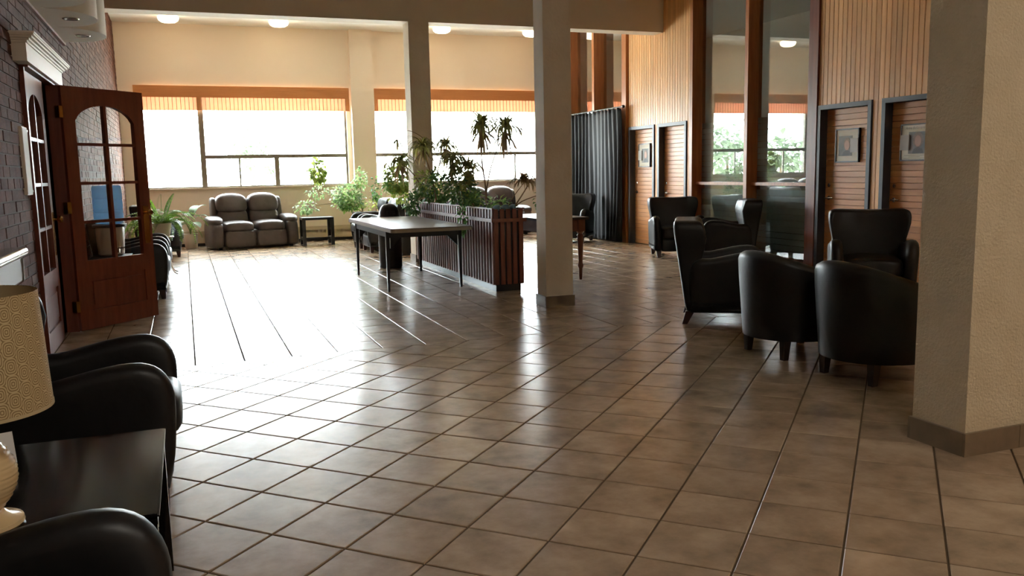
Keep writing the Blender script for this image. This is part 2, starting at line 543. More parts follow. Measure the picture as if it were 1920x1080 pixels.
YBORDER = 6.475
tiles = []     # (distance, centre, polygon, whole?, kind)
def grid(ox, oy, s, ang, side, gap=0.008):
    ca, sa = math.cos(ang), math.sin(ang)
    h = s / 2 - gap / 2
    for i in range(-60, 60):
        for j in range(-60, 60):
            u, v = (i + 0.5) * s, (j + 0.5) * s
            cx, cy = ox + u * ca - v * sa, oy + u * sa + v * ca
            if cx < XL - 0.6 or cx > XR + 0.6 or cy < 0.2 or cy > YB + 0.4: continue
            if side < 0 and cy > YBORDER + 0.4: continue
            if side > 0 and cy < YBORDER - 0.4: continue
            sq = [(cx + a * h * ca - b * h * sa, cy + a * h * sa + b * h * ca) for a, b in ((-1, -1), (1, -1), (1, 1), (-1, 1))]
            p = clip(sq, 0, YBORDER + side * gap / 2, 0, side)
            if len(p) >= 3: p = clip(p, XL - 0.02, 0, 1, 0)
            if len(p) >= 3: p = clip(p, XR + 0.05, 0, -1, 0)
            if len(p) >= 3: p = clip(p, 0, YB, 0, -1)
            if len(p) < 3 or abs(parea(p)) < 0.0006: continue
            whole = abs(parea(p)) > 0.999 * (2 * h) ** 2
            tiles.append(((cx ** 2 + cy ** 2) ** 0.5, cx, cy, p, whole, side))
grid(0.2245, 4.1570, 0.33224, -PI / 4, -1)
grid(-0.0112, 6.8075, 0.34385, 0.0, 1)
def in_view(x, y, z=0.0):
    d = Vector((x, y, z - 1.35))
    w = d.dot(_f)
    if w < 0.3: return False
    return abs(d.dot(_r) / w) < 0.64 and abs(d.dot(_u) / w) < 0.37
tiles.sort(key=lambda t: (not in_view(t[1], t[2]), t[0]))
def sq_mesh(s, ang, nm, gap=0.008):
    h = s / 2 - gap / 2
    ca, sa = math.cos(ang), math.sin(ang)
    mb = MB()
    tile_solid(mb, [(a * h * ca - b * h * sa, a * h * sa + b * h * ca) for a, b in ((-1, -1), (1, -1), (1, 1), (-1, 1))])
    return mb.mesh(nm, 'tile')
TM = {-1: sq_mesh(0.33224, -PI / 4, 'tile'), 1: sq_mesh(0.34385, 0, 'tile')}
rest = MB()
for idx, (dist, cx, cy, p, whole, side) in enumerate(tiles):
    if idx < 300:
        if whole: inst('tile', TM[side], floor, (cx, cy, 0))
        else:
            mb = MB(); tile_solid(mb, p, cx, cy)
            o = mb.build('tile', 'tile', floor); o.location = (cx, cy, 0)
    else:
        tile_solid(rest, p)
o = rest.build('far_tiles', 'tile', floor); o['kind'] = 'stuff'

# ---------------------------------------------------------------- ceiling, beam, columns
struct('ceiling', MB().box(XL - 1.8, XO, YF, YB + 0.4, ZC, ZC + 0.15), 'ceiling', 'flat white ceiling')
struct('beam', MB().box(XL, XR + 0.02, 12.63, 12.95, 3.56, ZC), 'beam', 'wide cream plaster beam crossing the hall')

def column(name, x0, x1, y0, y1, mat, skirt, label, sk=0.012, ztop=ZC):
    c = tag(MB().box(x0, x1, y0, y1, 0, ztop).build(name, mat), label, None, None, 'structure')
    if skirt:
        # tiled skirting: pieces with joints
        def run(a, b, fixed, axis, out):
            n = max(1, round((b - a) / 0.33))
            for i in range(n):
                s, e = a + (b - a) * i / n + 0.0015, a + (b - a) * (i + 1) / n - 0.0015
                mb = MB()
                if axis == 'x': mb.box(s, e, min(fixed, fixed + out * sk), max(fixed, fixed + out * sk), 0, skirt)
                else: mb.box(min(fixed, fixed + out * sk), max(fixed, fixed + out * sk), s, e, 0, skirt)
                mb.build('skirting_tile', 'skirt', c)
        run(x0 - sk, x1 + sk, y0, 'x', -1); run(x0 - sk, x1 + sk, y1, 'x', 1)
        run(y0, y1, x0, 'y', -1); run(y0, y1, x1, 'y', 1)
    return c
column('column', 3.285, 3.575, 7.70, 7.93, 'column', 0.11, 'slim white plaster column with tiled skirting', 0.015)
column('column', 3.24, 3.55, 12.63, 12.95, 'column', 0.11, 'slim white plaster column behind the slatted planter, under the beam', 0.012, 3.565)
column('column', 3.285, 4.30, 2.815, 3.12, 'stucco', 0.11, 'wide rough stucco pillar with brown tiled skirting', 0.015)

# ---------------------------------------------------------------- back wall with two windows
W1 = (-0.70, 3.24); W2 = (3.80, XR); ZS, ZT = 1.13, 3.10
wb = MB()
wb.box(XL - 0.2, XO, YB, YB + 0.3, 0, ZS)
wb.box(XL - 0.2, XO, YB, YB + 0.3, ZT, ZC)
wb.box(XL - 0.2, W1[0], YB, YB + 0.3, ZS, ZT)
wb.box(W1[1], W2[0], YB, YB + 0.3, ZS, ZT)
wb.box(W2[1], XO, YB, YB + 0.3, ZS, ZT)
wall_back = struct('wall_back', wb, 'wall', 'warm beige back wall with two long windows')
MB().box(3.33, 3.80, YB - 0.16, YB + 0.01, 0, ZC).build('pilaster', 'wall', wall_back)

def make_window(n, x0, x1, verts, thin, lo0, label):
    w = thing('window_%d' % n, label, None, (0, 0, 0), 0, None, 'structure')
    y0, y1 = YB + 0.06, YB + 0.12
    MB().box(x0 - 0.02, x1 + 0.02, YB - 0.04, YB + 0.14, ZS - 0.03, ZS + 0.012).build('window_sill', 'sill', w)
    MB().box(x0, x0 + 0.04, y0, y1, ZS, ZT).build('frame', 'alum', w)
    MB().box(x1 - 0.04, x1, y0, y1, ZS, ZT).build('frame', 'alum', w)
    MB().box(x0, x1, y0, y1, ZT - 0.05, ZT).build('frame', 'alum', w)
    MB().box(x0, x1, y0, y1, ZS, ZS + 0.04).build('frame', 'alum', w)
    for x, wd in verts:
        MB().box(x - wd / 2, x + wd / 2, y0 - 0.02, y1, ZS, ZT).build('mullion', 'alum', w)
    MB().box(lo0, x1, y0 - 0.01, y1 + 0.01, 1.71, 1.78).build('rail', 'alum', w)
    for x, wd, dk in thin:
        MB().box(x - wd / 2, x + wd / 2, y0 + 0.005, y1 - 0.005, ZS, 1.71).build('glazing_bar', 'alum', w)
    MB().box(x0 + 0.01, x1 - 0.01, YB + 0.088, YB + 0.092, ZS + 0.01, ZT - 0.01).build('pane', 'glass', w)
    return w
make_window(1, W1[0], W1[1], [(0.395, 0.10)], [(1.075, 0.03, 0), (1.80, 0.09, 1), (2.54, 0.03, 0)], 0.44, 'long aluminium window above the two seat sofa')
make_window(2, W2[0], W2[1], [], [(4.55, 0.03, 0), (5.51, 0.04, 0), (6.99, 0.03, 0)], 3.84, 'long aluminium window behind the plants')

def make_blind(x0, x1, label, ztop=3.11, zmid=2.89, zbot=2.64):
    b = thing('bamboo_blind', label, 'blind', (x0, YB - 0.035, 2.64))
    w = x1 - x0
    k = 9
    v = MB()
    for i in range(k):     # ribbed valance of reeds
        a = zmid + (ztop - zmid) * i / k - 2.64; c = zmid + (ztop - zmid) * (i + 1) / k - 2.64
        v.box(0, w, -0.012 - 0.004 * (i % 2), 0.0, a, c)
    v.build('valance', 'blind', b)
    MB().box(0.02, w - 0.02, 0.004, 0.012, ztop - 2.64 - 0.04, ztop - 2.64).build('headrail', 'blind', b)
    MB().box(0, w, 0.0, 0.004, 0, zmid - 2.64 + 0.02).build('woven_panel', 'blindthin', b)
    st = MB()
    n = int(w / 0.075)
    for i in range(n + 1):
        x = w * i / n
        st.box(x - 0.004, x + 0.004, -0.006, 0.0, 0, zmid - 2.64)
    st.build('cords', 'string', b)
    for x in (0.0, w - 0.07):
        MB().box(x, x + 0.07, -0.008, 0.0, 0, zmid - 2.64).build('edge_binding', 'blind', b)
    return b
b1 = make_blind(-0.78, 3.30, 'rolled up bamboo roman blind over the window above the two seat sofa')
MB().box(1.12, 1.20, -0.008, 0, 0, 0.25).build('edge_binding', 'blind', b1)
make_blind(3.82, 7.53, 'rolled up bamboo roman blind over the window behind the plants')

def make_heater(x0, x1, label):
    h = thing('baseboard_heater', label, 'heater', (x0, YB - 0.10, 0))
    w = x1 - x0
    n = int(w / 0.085)
    c = MB().box(0, w, 0, 0.006, 0.06, 0.17)
    c.box(0, w, 0, 0.006, 0.235, 0.30); c.box(0, w, 0, 0.10, 0.294, 0.30)
    c.box(0, w, 0.092, 0.10, 0.0, 0.30)
    c.box(0, 0.006, 0, 0.10, 0.06, 0.30); c.box(w - 0.006, w, 0, 0.10, 0.06, 0.30)
    c.build('casing', 'heater', h)
    g = MB()
    for i in range(n + 1):
        a = max(0.0, i * 0.085 - 0.015); b = min(w, i * 0.085 + 0.02)
        if i == n: b = w
        if b > a: g.box(a, b, 0.0005, 0.0055, 0.168, 0.237)
    o = g.build('grille_bars', 'heater', h); o['kind'] = 'stuff'
    MB().box(0.01, w - 0.01, 0.035, 0.085, 0.09, 0.15).build('heating_element', 'fins', h)
    MB().box(0, w, 0.03, 0.10, 0, 0.06).build('base', 'black', h)
make_heater(-1.03, 3.32, 'cream baseboard heater with grille behind the two seat sofa')
make_heater(3.81, XR, 'cream baseboard heater with grille beyond the slatted planter')

# ---------------------------------------------------------------- left brick wall with doorway
DY0, DY1, DZ = 7.17, 8.44, 2.165
BX = XL - 0.008
wl = MB()
wl.box(XL - 0.3, BX, YF, DY0, 0, ZC)
wl.box(XL - 0.3, BX, DY1, YB + 0.1, 0, ZC)
wl.box(XL - 0.3, BX, DY0, DY1, DZ, ZC)
wall_left = struct('wall_left', wl, 'mortar', 'dark red brick wall along the lounge')
brs = []
course, pitch = 0.0762, 0.213
for j in range(int(ZC / course)):
    z = j * course
    for i in range(-2, 72):
        y = 3.2 + i * pitch + (0.5 * pitch if j % 2 else 0)
        a, b = y + 0.005, y + pitch - 0.005
        if b < 3.3 or a > YB: continue
        b = min(b, YB)
        if z + course > 0 and z < DZ and b > DY0 - 0.02 and a < DY1 + 0.02:
            if a < DY0 - 0.02 - 0.03: b = DY0 - 0.02
            elif b > DY1 + 0.02 + 0.03: a = DY1 + 0.02
            else: continue
        brs.append((a, b, z + 0.005, z + course - 0.005))
brs.sort(key=lambda q: (not (q[0] > 5.4 and 0.3 < q[2] < 3.2), q[0]))
bmesh_full = MB().box(0, 0.018, 0, pitch - 0.01, 0, course - 0.01).mesh('brick', 'brick')
restb = MB()
for idx, (a, b, z0, z1) in enumerate(brs):
    jit = random.uniform(-0.003, 0.003)
    if idx < 300:
        if abs((b - a) - (pitch - 0.01)) < 1e-4:
            inst('brick', bmesh_full, wall_left, (BX - 0.010 + jit, a, z0))
        else:
            MB().box(BX - 0.01, BX + 0.008 + jit, a, b, z0, z1).build('brick', 'brick', wall_left)
    else:
        restb.box(BX - 0.01, BX + 0.008 + jit, a, b, z0, z1)
o = restb.build('far_bricks', 'brick', wall_left); o['kind'] = 'stuff'
# small vestibule seen through the doorway
vb = MB()
vb.box(XL - 1.8, XL - 1.7, 5.5, 10, 0, 3.0)
vb.box(XL - 1.8, XL - 0.3, 5.4, 5.5, 0, 3.0)
vb.box(XL - 1.8, XL - 0.3, 10, 10.1, 0, 3.0)
vb.box(XL - 1.8, XL - 0.3, 5.5, 10, 2.9, 3.0)
struct('wall_vestibule', vb, 'vestibule', 'plain vestibule walls behind the french doors')

# door surround: casing, crown header, reveals
tr = thing('trim_1', 'white door surround with crown moulding on the brick wall', None, (0, 0, 0), 0, None, 'structure')
MB().box(XL - 0.31, XL + 0.03, DY0 - 0.05, DY0, 0, DZ).build('jamb', 'jamb', tr)
MB().box(XL - 0.31, XL + 0.09, DY1, DY1 + 0.10, 0, DZ).build('jamb', 'jamb', tr)
MB().box(XL - 0.31, XL + 0.06, DY0 - 0.05, DY1 + 0.10, DZ, DZ + 0.02).build('head_jamb', 'jamb', tr)
MB().box(XL - 0.01, XL + 0.09, 6.90, 8.80, DZ + 0.015, DZ + 0.15).build('frieze', 'white', tr)
MB().box(XL + 0.072, XL + 0.093, DY1 - 0.014, DY1 + 0.001, 0, DZ).build('door_stop', 'jamb', tr)
cr = MB()
for i, (d, z0, z1) in enumerate(((0.10, 0.14, 0.155), (0.115, 0.155, 0.17), (0.135, 0.17, 0.185), (0.15, 0.185, 0.20), (0.155, 0.20, 0.212))):
    cr.box(XL - 0.01, XL + d, 6.90 - (d - 0.09) * 0.8, 8.80 + (d - 0.09) * 0.8, DZ + z0, DZ + z1)
cr.build('crown_moulding', 'white', tr)

def arch(u, w, z0, rise):
    t = (u - 0.5 * w) / (0.5 * w)
    return z0 + rise * math.sqrt(max(0, 1 - t * t * 0.92)) - rise * math.sqrt(0.08)

def french_leaf(name, label, W, H, hinge_high):
    """local: x along width from hinge, y thickness, z up"""
    d = thing(name, label, None, (0, 0, 0), 0, None, 'structure')
    t = 0.022
    st = 0.125
    zb, zt = 0.62, 1.86        # glazed zone (sides)
    rise = 0.20
    def part(nm, mb, mat='reddoor'): return mb.build(nm, mat, d)
    part('stile', MB().box(0, st, -t, t, 0, H))
    part('stile', MB().box(W - st, W, -t, t, 0, H))
    part('bottom_rail', MB().box(st, W - st, -t, t, 0, 0.17))
    part('lock_rail', MB().box(st, W - st, -t, t, 0.47, zb))
    # raised panel
    pn = MB().box(st, W - st, -t * 0.35, t * 0.35, 0.17, 0.47)
    p = part('panel', pn)
    MB().taper((W / 2, -t * 0.35, 0.32), ((W / 2 - st - 0.012), 0.002, 0), (W / 2, -t * 0.35, 0.32), ((W / 2 - st - 0.012), 0.002, 0))
    MB().box(st + 0.045, W - st - 0.045, -t * 0.8, t * 0.8, 0.215, 0.425).build('raised_field', 'reddoor', p)
    # arched top rail
    n = 20
    iw = W - 2 * st
    vs = []; fs = []
    for i in range(n + 1):
        u = iw * i / n
        z = arch(u, iw, zt, rise)
        for y in (-t, t):
            vs += [(st + u, y, z), (st + u, y, H)]
    for i in range(n):
        a = i * 4; b = a + 4
        fs += [(a, b, b + 1, a + 1), (a + 2, a + 3, b + 3, b + 2), (a, a + 2, b + 2, b), (a + 1, b + 1, b + 3, a + 3)]
    fs += [(0, 1, 3, 2), (n * 4, n * 4 + 2, n * 4 + 3, n * 4 + 1)]
    mb = MB(); mb.add(vs, fs); part('arched_rail', mb)
    # muntins
    part('muntin', MB().box(W / 2 - 0.016, W / 2 + 0.016, -t * 0.9, t * 0.9, zb, arch(iw / 2, iw, zt, rise) + 0.01))
    zs = [zb + 0.345, zb + 0.345 * 2, zb + 0.345 * 3]
    for z in zs: part('muntin', MB().box(st, W - st, -t * 0.8, t * 0.8, z - 0.013, z + 0.013))
    # panes: one flat light per opening
    edges = [zb] + zs + [None]
    for r in range(4):
        for (a, b) in ((st, W / 2), (W / 2, W - st)):
            m = MB()
            if edges[r + 1] is not None:
                m.box(a, b, -0.0015, 0.0015, edges[r], edges[r + 1])
            else:
                k = 10; vv = []; ff = []
                for y in (-0.0015, 0.0015):
                    vv += [(b, y, edges[r]), (a, y, edges[r])] + [(a + (b - a) * i / k, y, arch(a - st + (b - a) * i / k, iw, zt, rise)) for i in range(k + 1)]
                q = k + 3
                ff += [tuple(range(q)), tuple(range(2 * q - 1, q - 1, -1))] + [(i, (i + 1) % q, q + (i + 1) % q, q + i) for i in range(q)]
                m.add(vv, ff)
            m.build('pane', 'glass', d)
    # hinges, push plate, knob
    for z in (0.22, 1.10, 1.93):
        MB().box(-0.035, 0.004, -t - 0.004, t + 0.004, z - 0.05, z + 0.05).build('hinge', 'brass', d)
    MB().box(W - 0.10, W - 0.03, -t - 0.004, -t, 0.72, 1.08).build('push_plate', 'brass', d)
    kb = MB().lathe([(0.012, 0), (0.012, 0.03), (0.028, 0.045), (0.03, 0.06), (0.02, 0.075)], n=14, mat=Matrix.Translation((W - 0.065, -t - 0.002, 1.02)) @ Matrix.Rotation(R(90), 4, 'X'))
    kb.build('knob', 'brass', d, smooth=40)
    return d
fl = french_leaf('door_1', 'open mahogany french door with arched glass lights and brass plate', 0.90, 2.155, True)
fl.location = (-0.955, 8.42, 0.008); fl.rotation_euler = (0, 0, math.atan2(9.07 - 8.42, -0.335 + 0.955))
f2 = french_leaf('door_2', 'closed mahogany french door leaf in the brick wall doorway', 0.92, 2.15, True)
f2.location = (XL - 0.012, DY0 + 0.01, 0.008); f2.rotation_euler = (0, 0, R(90))

# ---------------------------------------------------------------- scalloped soffit with downlights on the brick wall
so = thing('wall_soffit', 'painted scalloped soffit with recessed downlights along the brick wall', None, (0, 0, 0), 0, None, 'structure')
path = []
ys = [9.34 - 0.94 * i for i in range(8)]
yend = 9.86
rad = 0.40
pts = [(XL + 0.002, yend)]
for yc in ys:
    for i in range(13):
        a = R(86 - 172 * i / 12)
        pts.append((-1.0 + rad * math.cos(a), yc + 0.468 * math.sin(a)))
pts.append((XL + 0.002, ys[-1] - 0.5))
n = len(pts)
sm = MB()
sm.add([(x, y, 2.72) for x, y in pts] + [(x, y, 3.06) for x, y in pts], [tuple(range(n)), tuple(range(2 * n - 1, n - 1, -1))] + [(i, (i + 1) % n, n + (i + 1) % n, n + i) for i in range(n)])
sm.build('canopy', 'soffit', so, smooth=30)
MB().box(XL, XL + 0.03, ys[-1] - 0.5, 9.95, 2.70, 2.76).build('wall_strip', 'jamb', so)
for yc in ys:
    MB().lathe([(0.052, 0.0), (0.062, -0.006), (0.068, 0.0), (0.068, 0.004), (0.05, 0.004)], (-0.81, yc, 2.719), 20).build('downlight_ring', 'chrome', so, smooth=True)

# white notice box and grey rail with chrome nosing on the brick wall
t = thing('wall_notice_board', 'narrow white notice box fixed to the brick wall beside the french doors', 'notice board', (XL, 6.87, 1.25))
MB().box(-0.008, 0.018, 0, 0.22, 0, 0.48).build('case', 'white', t)
MB().box(0.018, 0.021, 0.006, 0.214, 0.006, 0.474).build('face_sheet', 'paper', t)
for z in (0.02, 0.45):
    MB().box(0.021, 0.024, 0.195, 0.21, z, z + 0.012).build('screw', 'chrome', t)
t = thing('wall_rail', 'grey wall rail with rounded chrome nosing on the brick wall', 'wall rail', (XL, 3.4, 0.74))
prof = [(0.0, 0.0), (0.09, 0.0), (0.09, 0.13), (0.0, 0.13)]
MB().box(-0.006, 0.075, 0, 2.62, 0.0, 0.15).build('panel', 'greyboard', t)
tb = MB().tube([(0.085, 0.0, 0.175), (0.085, 2.64, 0.175)], 0.03, 14)
tb.box(-0.006, 0.085, 0, 2.64, 0.150, 0.203)
tb.build('nosing', 'chrome', t, smooth=40)
MB().box(-0.006, 0.085, 2.62, 2.632, -0.01, 0.17).build('end_cap', 'chrome', t)

# ---------------------------------------------------------------- right wall: cedar planks, doors, glass partitions
GX = 7.70
wr = MB()
def wr_box(y0, y1, z0, z1): wr.box(XR + 0.022, XR + 0.20, y0, y1, z0, z1)
DOORS = [(6.86, 7.79), (7.95, 8.86), (11.90, 12.79), (12.90, 13.80)]   # outer frame along Y
DH = 2.085
wr_box(YF, 6.86, 0, ZC); wr_box(6.86, 8.87, DH, ZC); wr_box(7.79, 7.95, 0, DH)
wr_box(11.80, 13.82, DH, ZC); wr_box(12.79, 12.90, 0, DH); wr_box(11.80, 11.90, 0, DH)
wall_right = struct('wall_right', wr, 'backing', 'cedar plank wall with dark framed doors and tall glass panels')
pm = {}
def plank(y, w, z0, z1):
    key = (round(w, 4), round(z1 - z0, 3))
    if key not in pm:
        mb = MB(); h = z1 - z0; g = 0.003
        mb.add([(0.03, 0, 0), (0.03, w, 0), (0.004, w, 0), (0, w - g, 0), (0, g, 0), (0.004, 0, 0), (0.03, 0, h), (0.03, w, h), (0.004, w, h), (0, w - g, h), (0, g, h), (0.004, 0, h)],
               [(0, 1, 2, 3, 4, 5), (11, 10, 9, 8, 7, 6)] + [(i, (i + 1) % 6, 6 + (i + 1) % 6, 6 + i) for i in range(6)])
        pm[key] = mb.mesh('plank', 'plank')
    inst('plank', pm[key], wall_right, (XR, y, z0))
PW = 0.078
def planks(y0, y1, z0, z1):
    n = max(1, round((y1 - y0) / PW)); p = (y1 - y0) / n
    for i in range(n): plank(y0 + i * p, p - 0.005, z0, z1)
planks(3.5, 6.86, 0.0, ZC)
planks(6.86, 8.87, DH, ZC)
planks(7.79, 7.95, 0, DH)
planks(11.80, 13.82, DH, ZC)
planks(12.79, 12.90, 0, DH)
planks(11.80, 11.90, 0, DH)
bd_mesh = {}
def wood_door(n, y0, y1, label):
    d = thing('door_%d' % n, label, None, (0, 0, 0), 0, None, 'structure')
    fw, dep = 0.055, 0.14
    MB().box(XR - 0.02, XR + dep, y0, y0 + fw, 0, DH).build('frame_jamb', 'charcoal', d)
    MB().box(XR - 0.02, XR + dep, y1 - fw, y1, 0, DH).build('frame_jamb', 'charcoal', d)
    MB().box(XR - 0.02, XR + dep, y0 + fw, y1 - fw, DH - fw, DH).build('frame_head', 'charcoal', d)
    a, b = y0 + fw, y1 - fw
    MB().box(XR + 0.115, XR + 0.16, a, b, 0.008, DH - fw).build('leaf', 'backing', d)
    nb = 29; h = (DH - fw - 0.01) / nb
    key = round(b - a, 3)
    if key not in bd_mesh:
        mb = MB(); w = b - a; hh = h - 0.003; g = 0.002
        mb.add([(0.03, 0, 0), (0.03, 0, hh), (0.004, 0, hh), (0, 0, hh - g), (0, 0, g), (0.004, 0, 0), (0.03, w, 0), (0.03, w, hh), (0.004, w, hh), (0, w, hh - g), (0, w, g), (0.004, w, 0)],
               [(0, 1, 2, 3, 4, 5), (11, 10, 9, 8, 7, 6)] + [(i, (i + 1) % 6, 6 + (i + 1) % 6, 6 + i) for i in range(6)])
        bd_mesh[key] = mb.mesh('board', 'board')
    for i in range(nb): inst('board', bd_mesh[key], d, (XR + 0.095, a, 0.008 + i * h + 0.002))
    hy = b - 0.07
    hd = MB().lathe([(0.026, 0), (0.026, 0.008), (0.01, 0.01), (0.01, 0.05)], n=12, mat=Matrix.Translation((XR + 0.095, hy, 0.93)) @ Matrix.Rotation(R(-90), 4, 'Y'))
    hd.tube([(XR + 0.047, hy + 0.005, 0.93), (XR + 0.045, hy - 0.12, 0.932)], 0.009, 8)
    hd.build('lever_handle', 'chrome', d, smooth=40)
    MB().lathe([(0.024, 0), (0.024, 0.008), (0.012, 0.012)], n=12, mat=Matrix.Translation((XR + 0.095, hy, 1.09)) @ Matrix.Rotation(R(-90), 4, 'Y')).build('deadbolt', 'chrome', d, smooth=40)
    return d
wood_door(3, DOORS[0][0], DOORS[0][1], 'cedar board office door beside the stucco pillar, with lettered picture')
wood_door(4, DOORS[1][0], DOORS[1][1], 'cedar board office door next to the frosted glass panels, with grey plaque picture')
wood_door(5, DOORS[2][0], DOORS[2][1], 'cedar board office door without a picture behind the armchair')
wood_door(6, DOORS[3][0], DOORS[3][1], 'cedar board office door next to the black curtain')

def glass_bay(n, y0, y1, posts, label, trims):
    w = thing('window_%d' % n, label, None, (0, 0, 0), 0, None, 'structure')
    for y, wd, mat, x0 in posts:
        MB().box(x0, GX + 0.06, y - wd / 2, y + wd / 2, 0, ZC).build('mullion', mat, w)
    MB().box(GX - 0.10, GX + 0.05, y0, y1, 1.075, 1.12).build('transom', 'mullion', w)
    MB().box(GX - 0.10, GX + 0.05, y0, y1, 0.0, 0.07).build('bottom_rail', 'mullion', w)
    ps = sorted(p[0] for p in posts)
    wid = {p[0]: p[1] for p in posts}
    if y1 - ps[-1] > 0.5: ps.append(y1); wid[y1] = 0.0
    for a, b in zip(ps[:-1], ps[1:]):
        s, e = a + wid[a] / 2 - 0.005, b - wid[b] / 2 + 0.005
        MB().box(GX, GX + 0.006, s, e, 1.115, ZC).build('pane', 'partition', w)
        MB().box(GX, GX + 0.006, s, e, 0.065, 1.08).build('pane', 'partition', w)
        fm = None
        for i in range(23):
            z = 0.09 + i * 0.0845
            if 1.04 < z + 0.04 < 1.13: continue
            inst('film_strip', film_mesh(e - s), w, (GX + 0.0058, s, z))
    return w
_fm = {}
def film_mesh(w):
    k = round(w, 3)
    if k not in _fm: _fm[k] = MB().box(0, 0.0012, 0, w, 0, 0.079).mesh('film_strip', 'film')
    return _fm[k]
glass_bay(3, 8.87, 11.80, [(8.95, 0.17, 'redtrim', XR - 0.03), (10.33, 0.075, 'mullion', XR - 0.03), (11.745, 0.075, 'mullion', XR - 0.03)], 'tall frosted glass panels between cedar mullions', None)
glass_bay(4, 13.82, YB, [(13.93, 0.16, 'mullion', XR - 0.04), (15.13, 0.09, 'mullion', XR - 0.06), (16.29, 0.09, 'mullion', XR - 0.06)], 'tall glass panels behind the black curtain', None)

# office beyond the glass
ob = MB()
ob.box(XO - 0.1, XO, YF, YB, 0, ZC)
ob.box(XR + 0.2, XO, 5.4, 5.5, 0, ZC)
struct('wall_office', ob, 'officewall', 'pale grey office walls behind the glass panels')
# wall behind the camera
struct('wall_front', MB().box(XL - 0.3, XO, YF - 0.3, YF, 0, ZC), 'wall', 'plain beige wall behind the viewpoint')

# ---------------------------------------------------------------- ceiling lamps
lampm = [None]
def ceiling_lamp(x, y, label, group):
    t = thing('ceiling_lamp', label, 'ceiling lamp', (x, y, ZC), 0, group)
    if lampm[0] is None:
        a = MB().lathe([(0.15, -0.02), (0.175, -0.04), (0.18, -0.07), (0.165, -0.11), (0.12, -0.14), (0.06, -0.152), (0.005, -0.155)], n=28).mesh('glass_dome', 'lampglow', True)
        b = MB().lathe([(0.16, 0.002), (0.17, -0.005), (0.17, -0.022), (0.15, -0.025)], n=28).mesh('lamp_base', 'white', 40)
        lampm[0] = (a, b)
    inst('glass_dome', lampm[0][0], t); inst('lamp_base', lampm[0][1], t)
for x, wh in ((-0.06, 'in the corner by the brick wall'), (1.87, 'above the side table and window'), (5.05, 'between the two slim columns'), (6.99, 'in the corner by the black curtain')):
    ceiling_lamp(x, 17.0, 'glowing warm glass dome lamp on the ceiling ' + wh, 'dome lamps along the back windows')
# lamps behind the viewpoint: the stucco pillar's face towards the camera is lit from that side
for nm, x, wh in (('entrance_light_offscreen', 1.6, 'over the entrance end of the hall'), ('pillar_light_offscreen', 4.8, 'behind the stucco pillar')):
    p = thing(nm, 'flat warm ceiling light panel ' + wh, 'ceiling light', (x, -0.6, ZC - 0.05), 0, 'hall ceiling light panels')
    MB().box(-0.62, 0.62, -0.32, 0.32, 0.01, 0.052).build('frame', 'white', p)
    MB().box(-0.58, 0.58, -0.28, 0.28, 0.0, 0.012).build('diffuser', 'hallglow', p)

# ---------------------------------------------------------------- armchairs
def build_armchair():
    t = thing('armchair', 'x', 'armchair')
    prof = [(-0.345, 0.10), (-0.375, 0.24), (-0.39, 0.42), (-0.385, 0.52), (-0.345, 0.595), (-0.27, 0.63), (-0.15, 0.625), (0.0, 0.595), (0.10, 0.575), (0.20, 0.57), (0.27, 0.50), (0.285, 0.30), (0.265, 0.10)]
    sp = smoothpoly(prof, False, 3)
    for s in (-1, 1):
        def fn(w, s=s):
            x, y, z = w
            return (x + s * 0.02 * max(0, (z - 0.1) / 0.5), y, z)
        MB().slab([(p.x, p.y) for p in sp], 0.115, 0.05, 'X', s * 0.315, fn).build('arm', 'leather', t, smooth=True)
    def bf(w, q):
        k = (q.z + 1) / 2
        z = 0.10 + 0.79 * k
        hw = 0.362 - 0.022 * min(1, k / 0.62) + 0.062 * max(0, (k - 0.62) / 0.38) ** 0.9
        th = 0.085 + 0.02 * k
        yc = 0.225 + 0.10 * k
        wing = 0.085 * (abs(q.x) ** 3) * max(0.0, min(1.0, (k - 0.5) / 0.3)) * (1 if q.y < 0 else 0)
        cre = 0.005 * math.sin(q.x * 23 + 3 * math.sin(q.z * 4)) * (1 if q.y < 0 and k > 0.5 else 0)
        return (q.x * hw, yc + q.y * th - wing + cre, z + 0.022 * q.x * q.x * max(0, (k - 0.85) / 0.15))
    MB().sebox((0, 0, 0), (1, 1, 1), 9, 13, bf).build('backrest', 'leather', t, smooth=True)
    def sf(w, q):
        return (w.x, w.y, w.z + 0.02 * (1 - (w.x / 0.27) ** 2) * (1 if q.z > 0 else 0))
    MB().sebox((0, -0.085, 0.365), (0.262, 0.325, 0.085), 6, 8, sf).build('seat_cushion', 'leather', t, smooth=True)
    MB().sebox((0, -0.06, 0.19), (0.262, 0.30, 0.10), 12, 6).build('seat_base', 'leather', t, smooth=True)
    for x in (-0.30, 0.30):
        MB().taper((x, -0.315, 0.0), (0.022, 0.022), (x, -0.305, 0.115), (0.038, 0.038)).build('leg', 'redleg', t)
        MB().taper((x, 0.315, 0.0), (0.022, 0.022), (x, 0.27, 0.115), (0.038, 0.038)).build('leg', 'redleg', t)
    return t

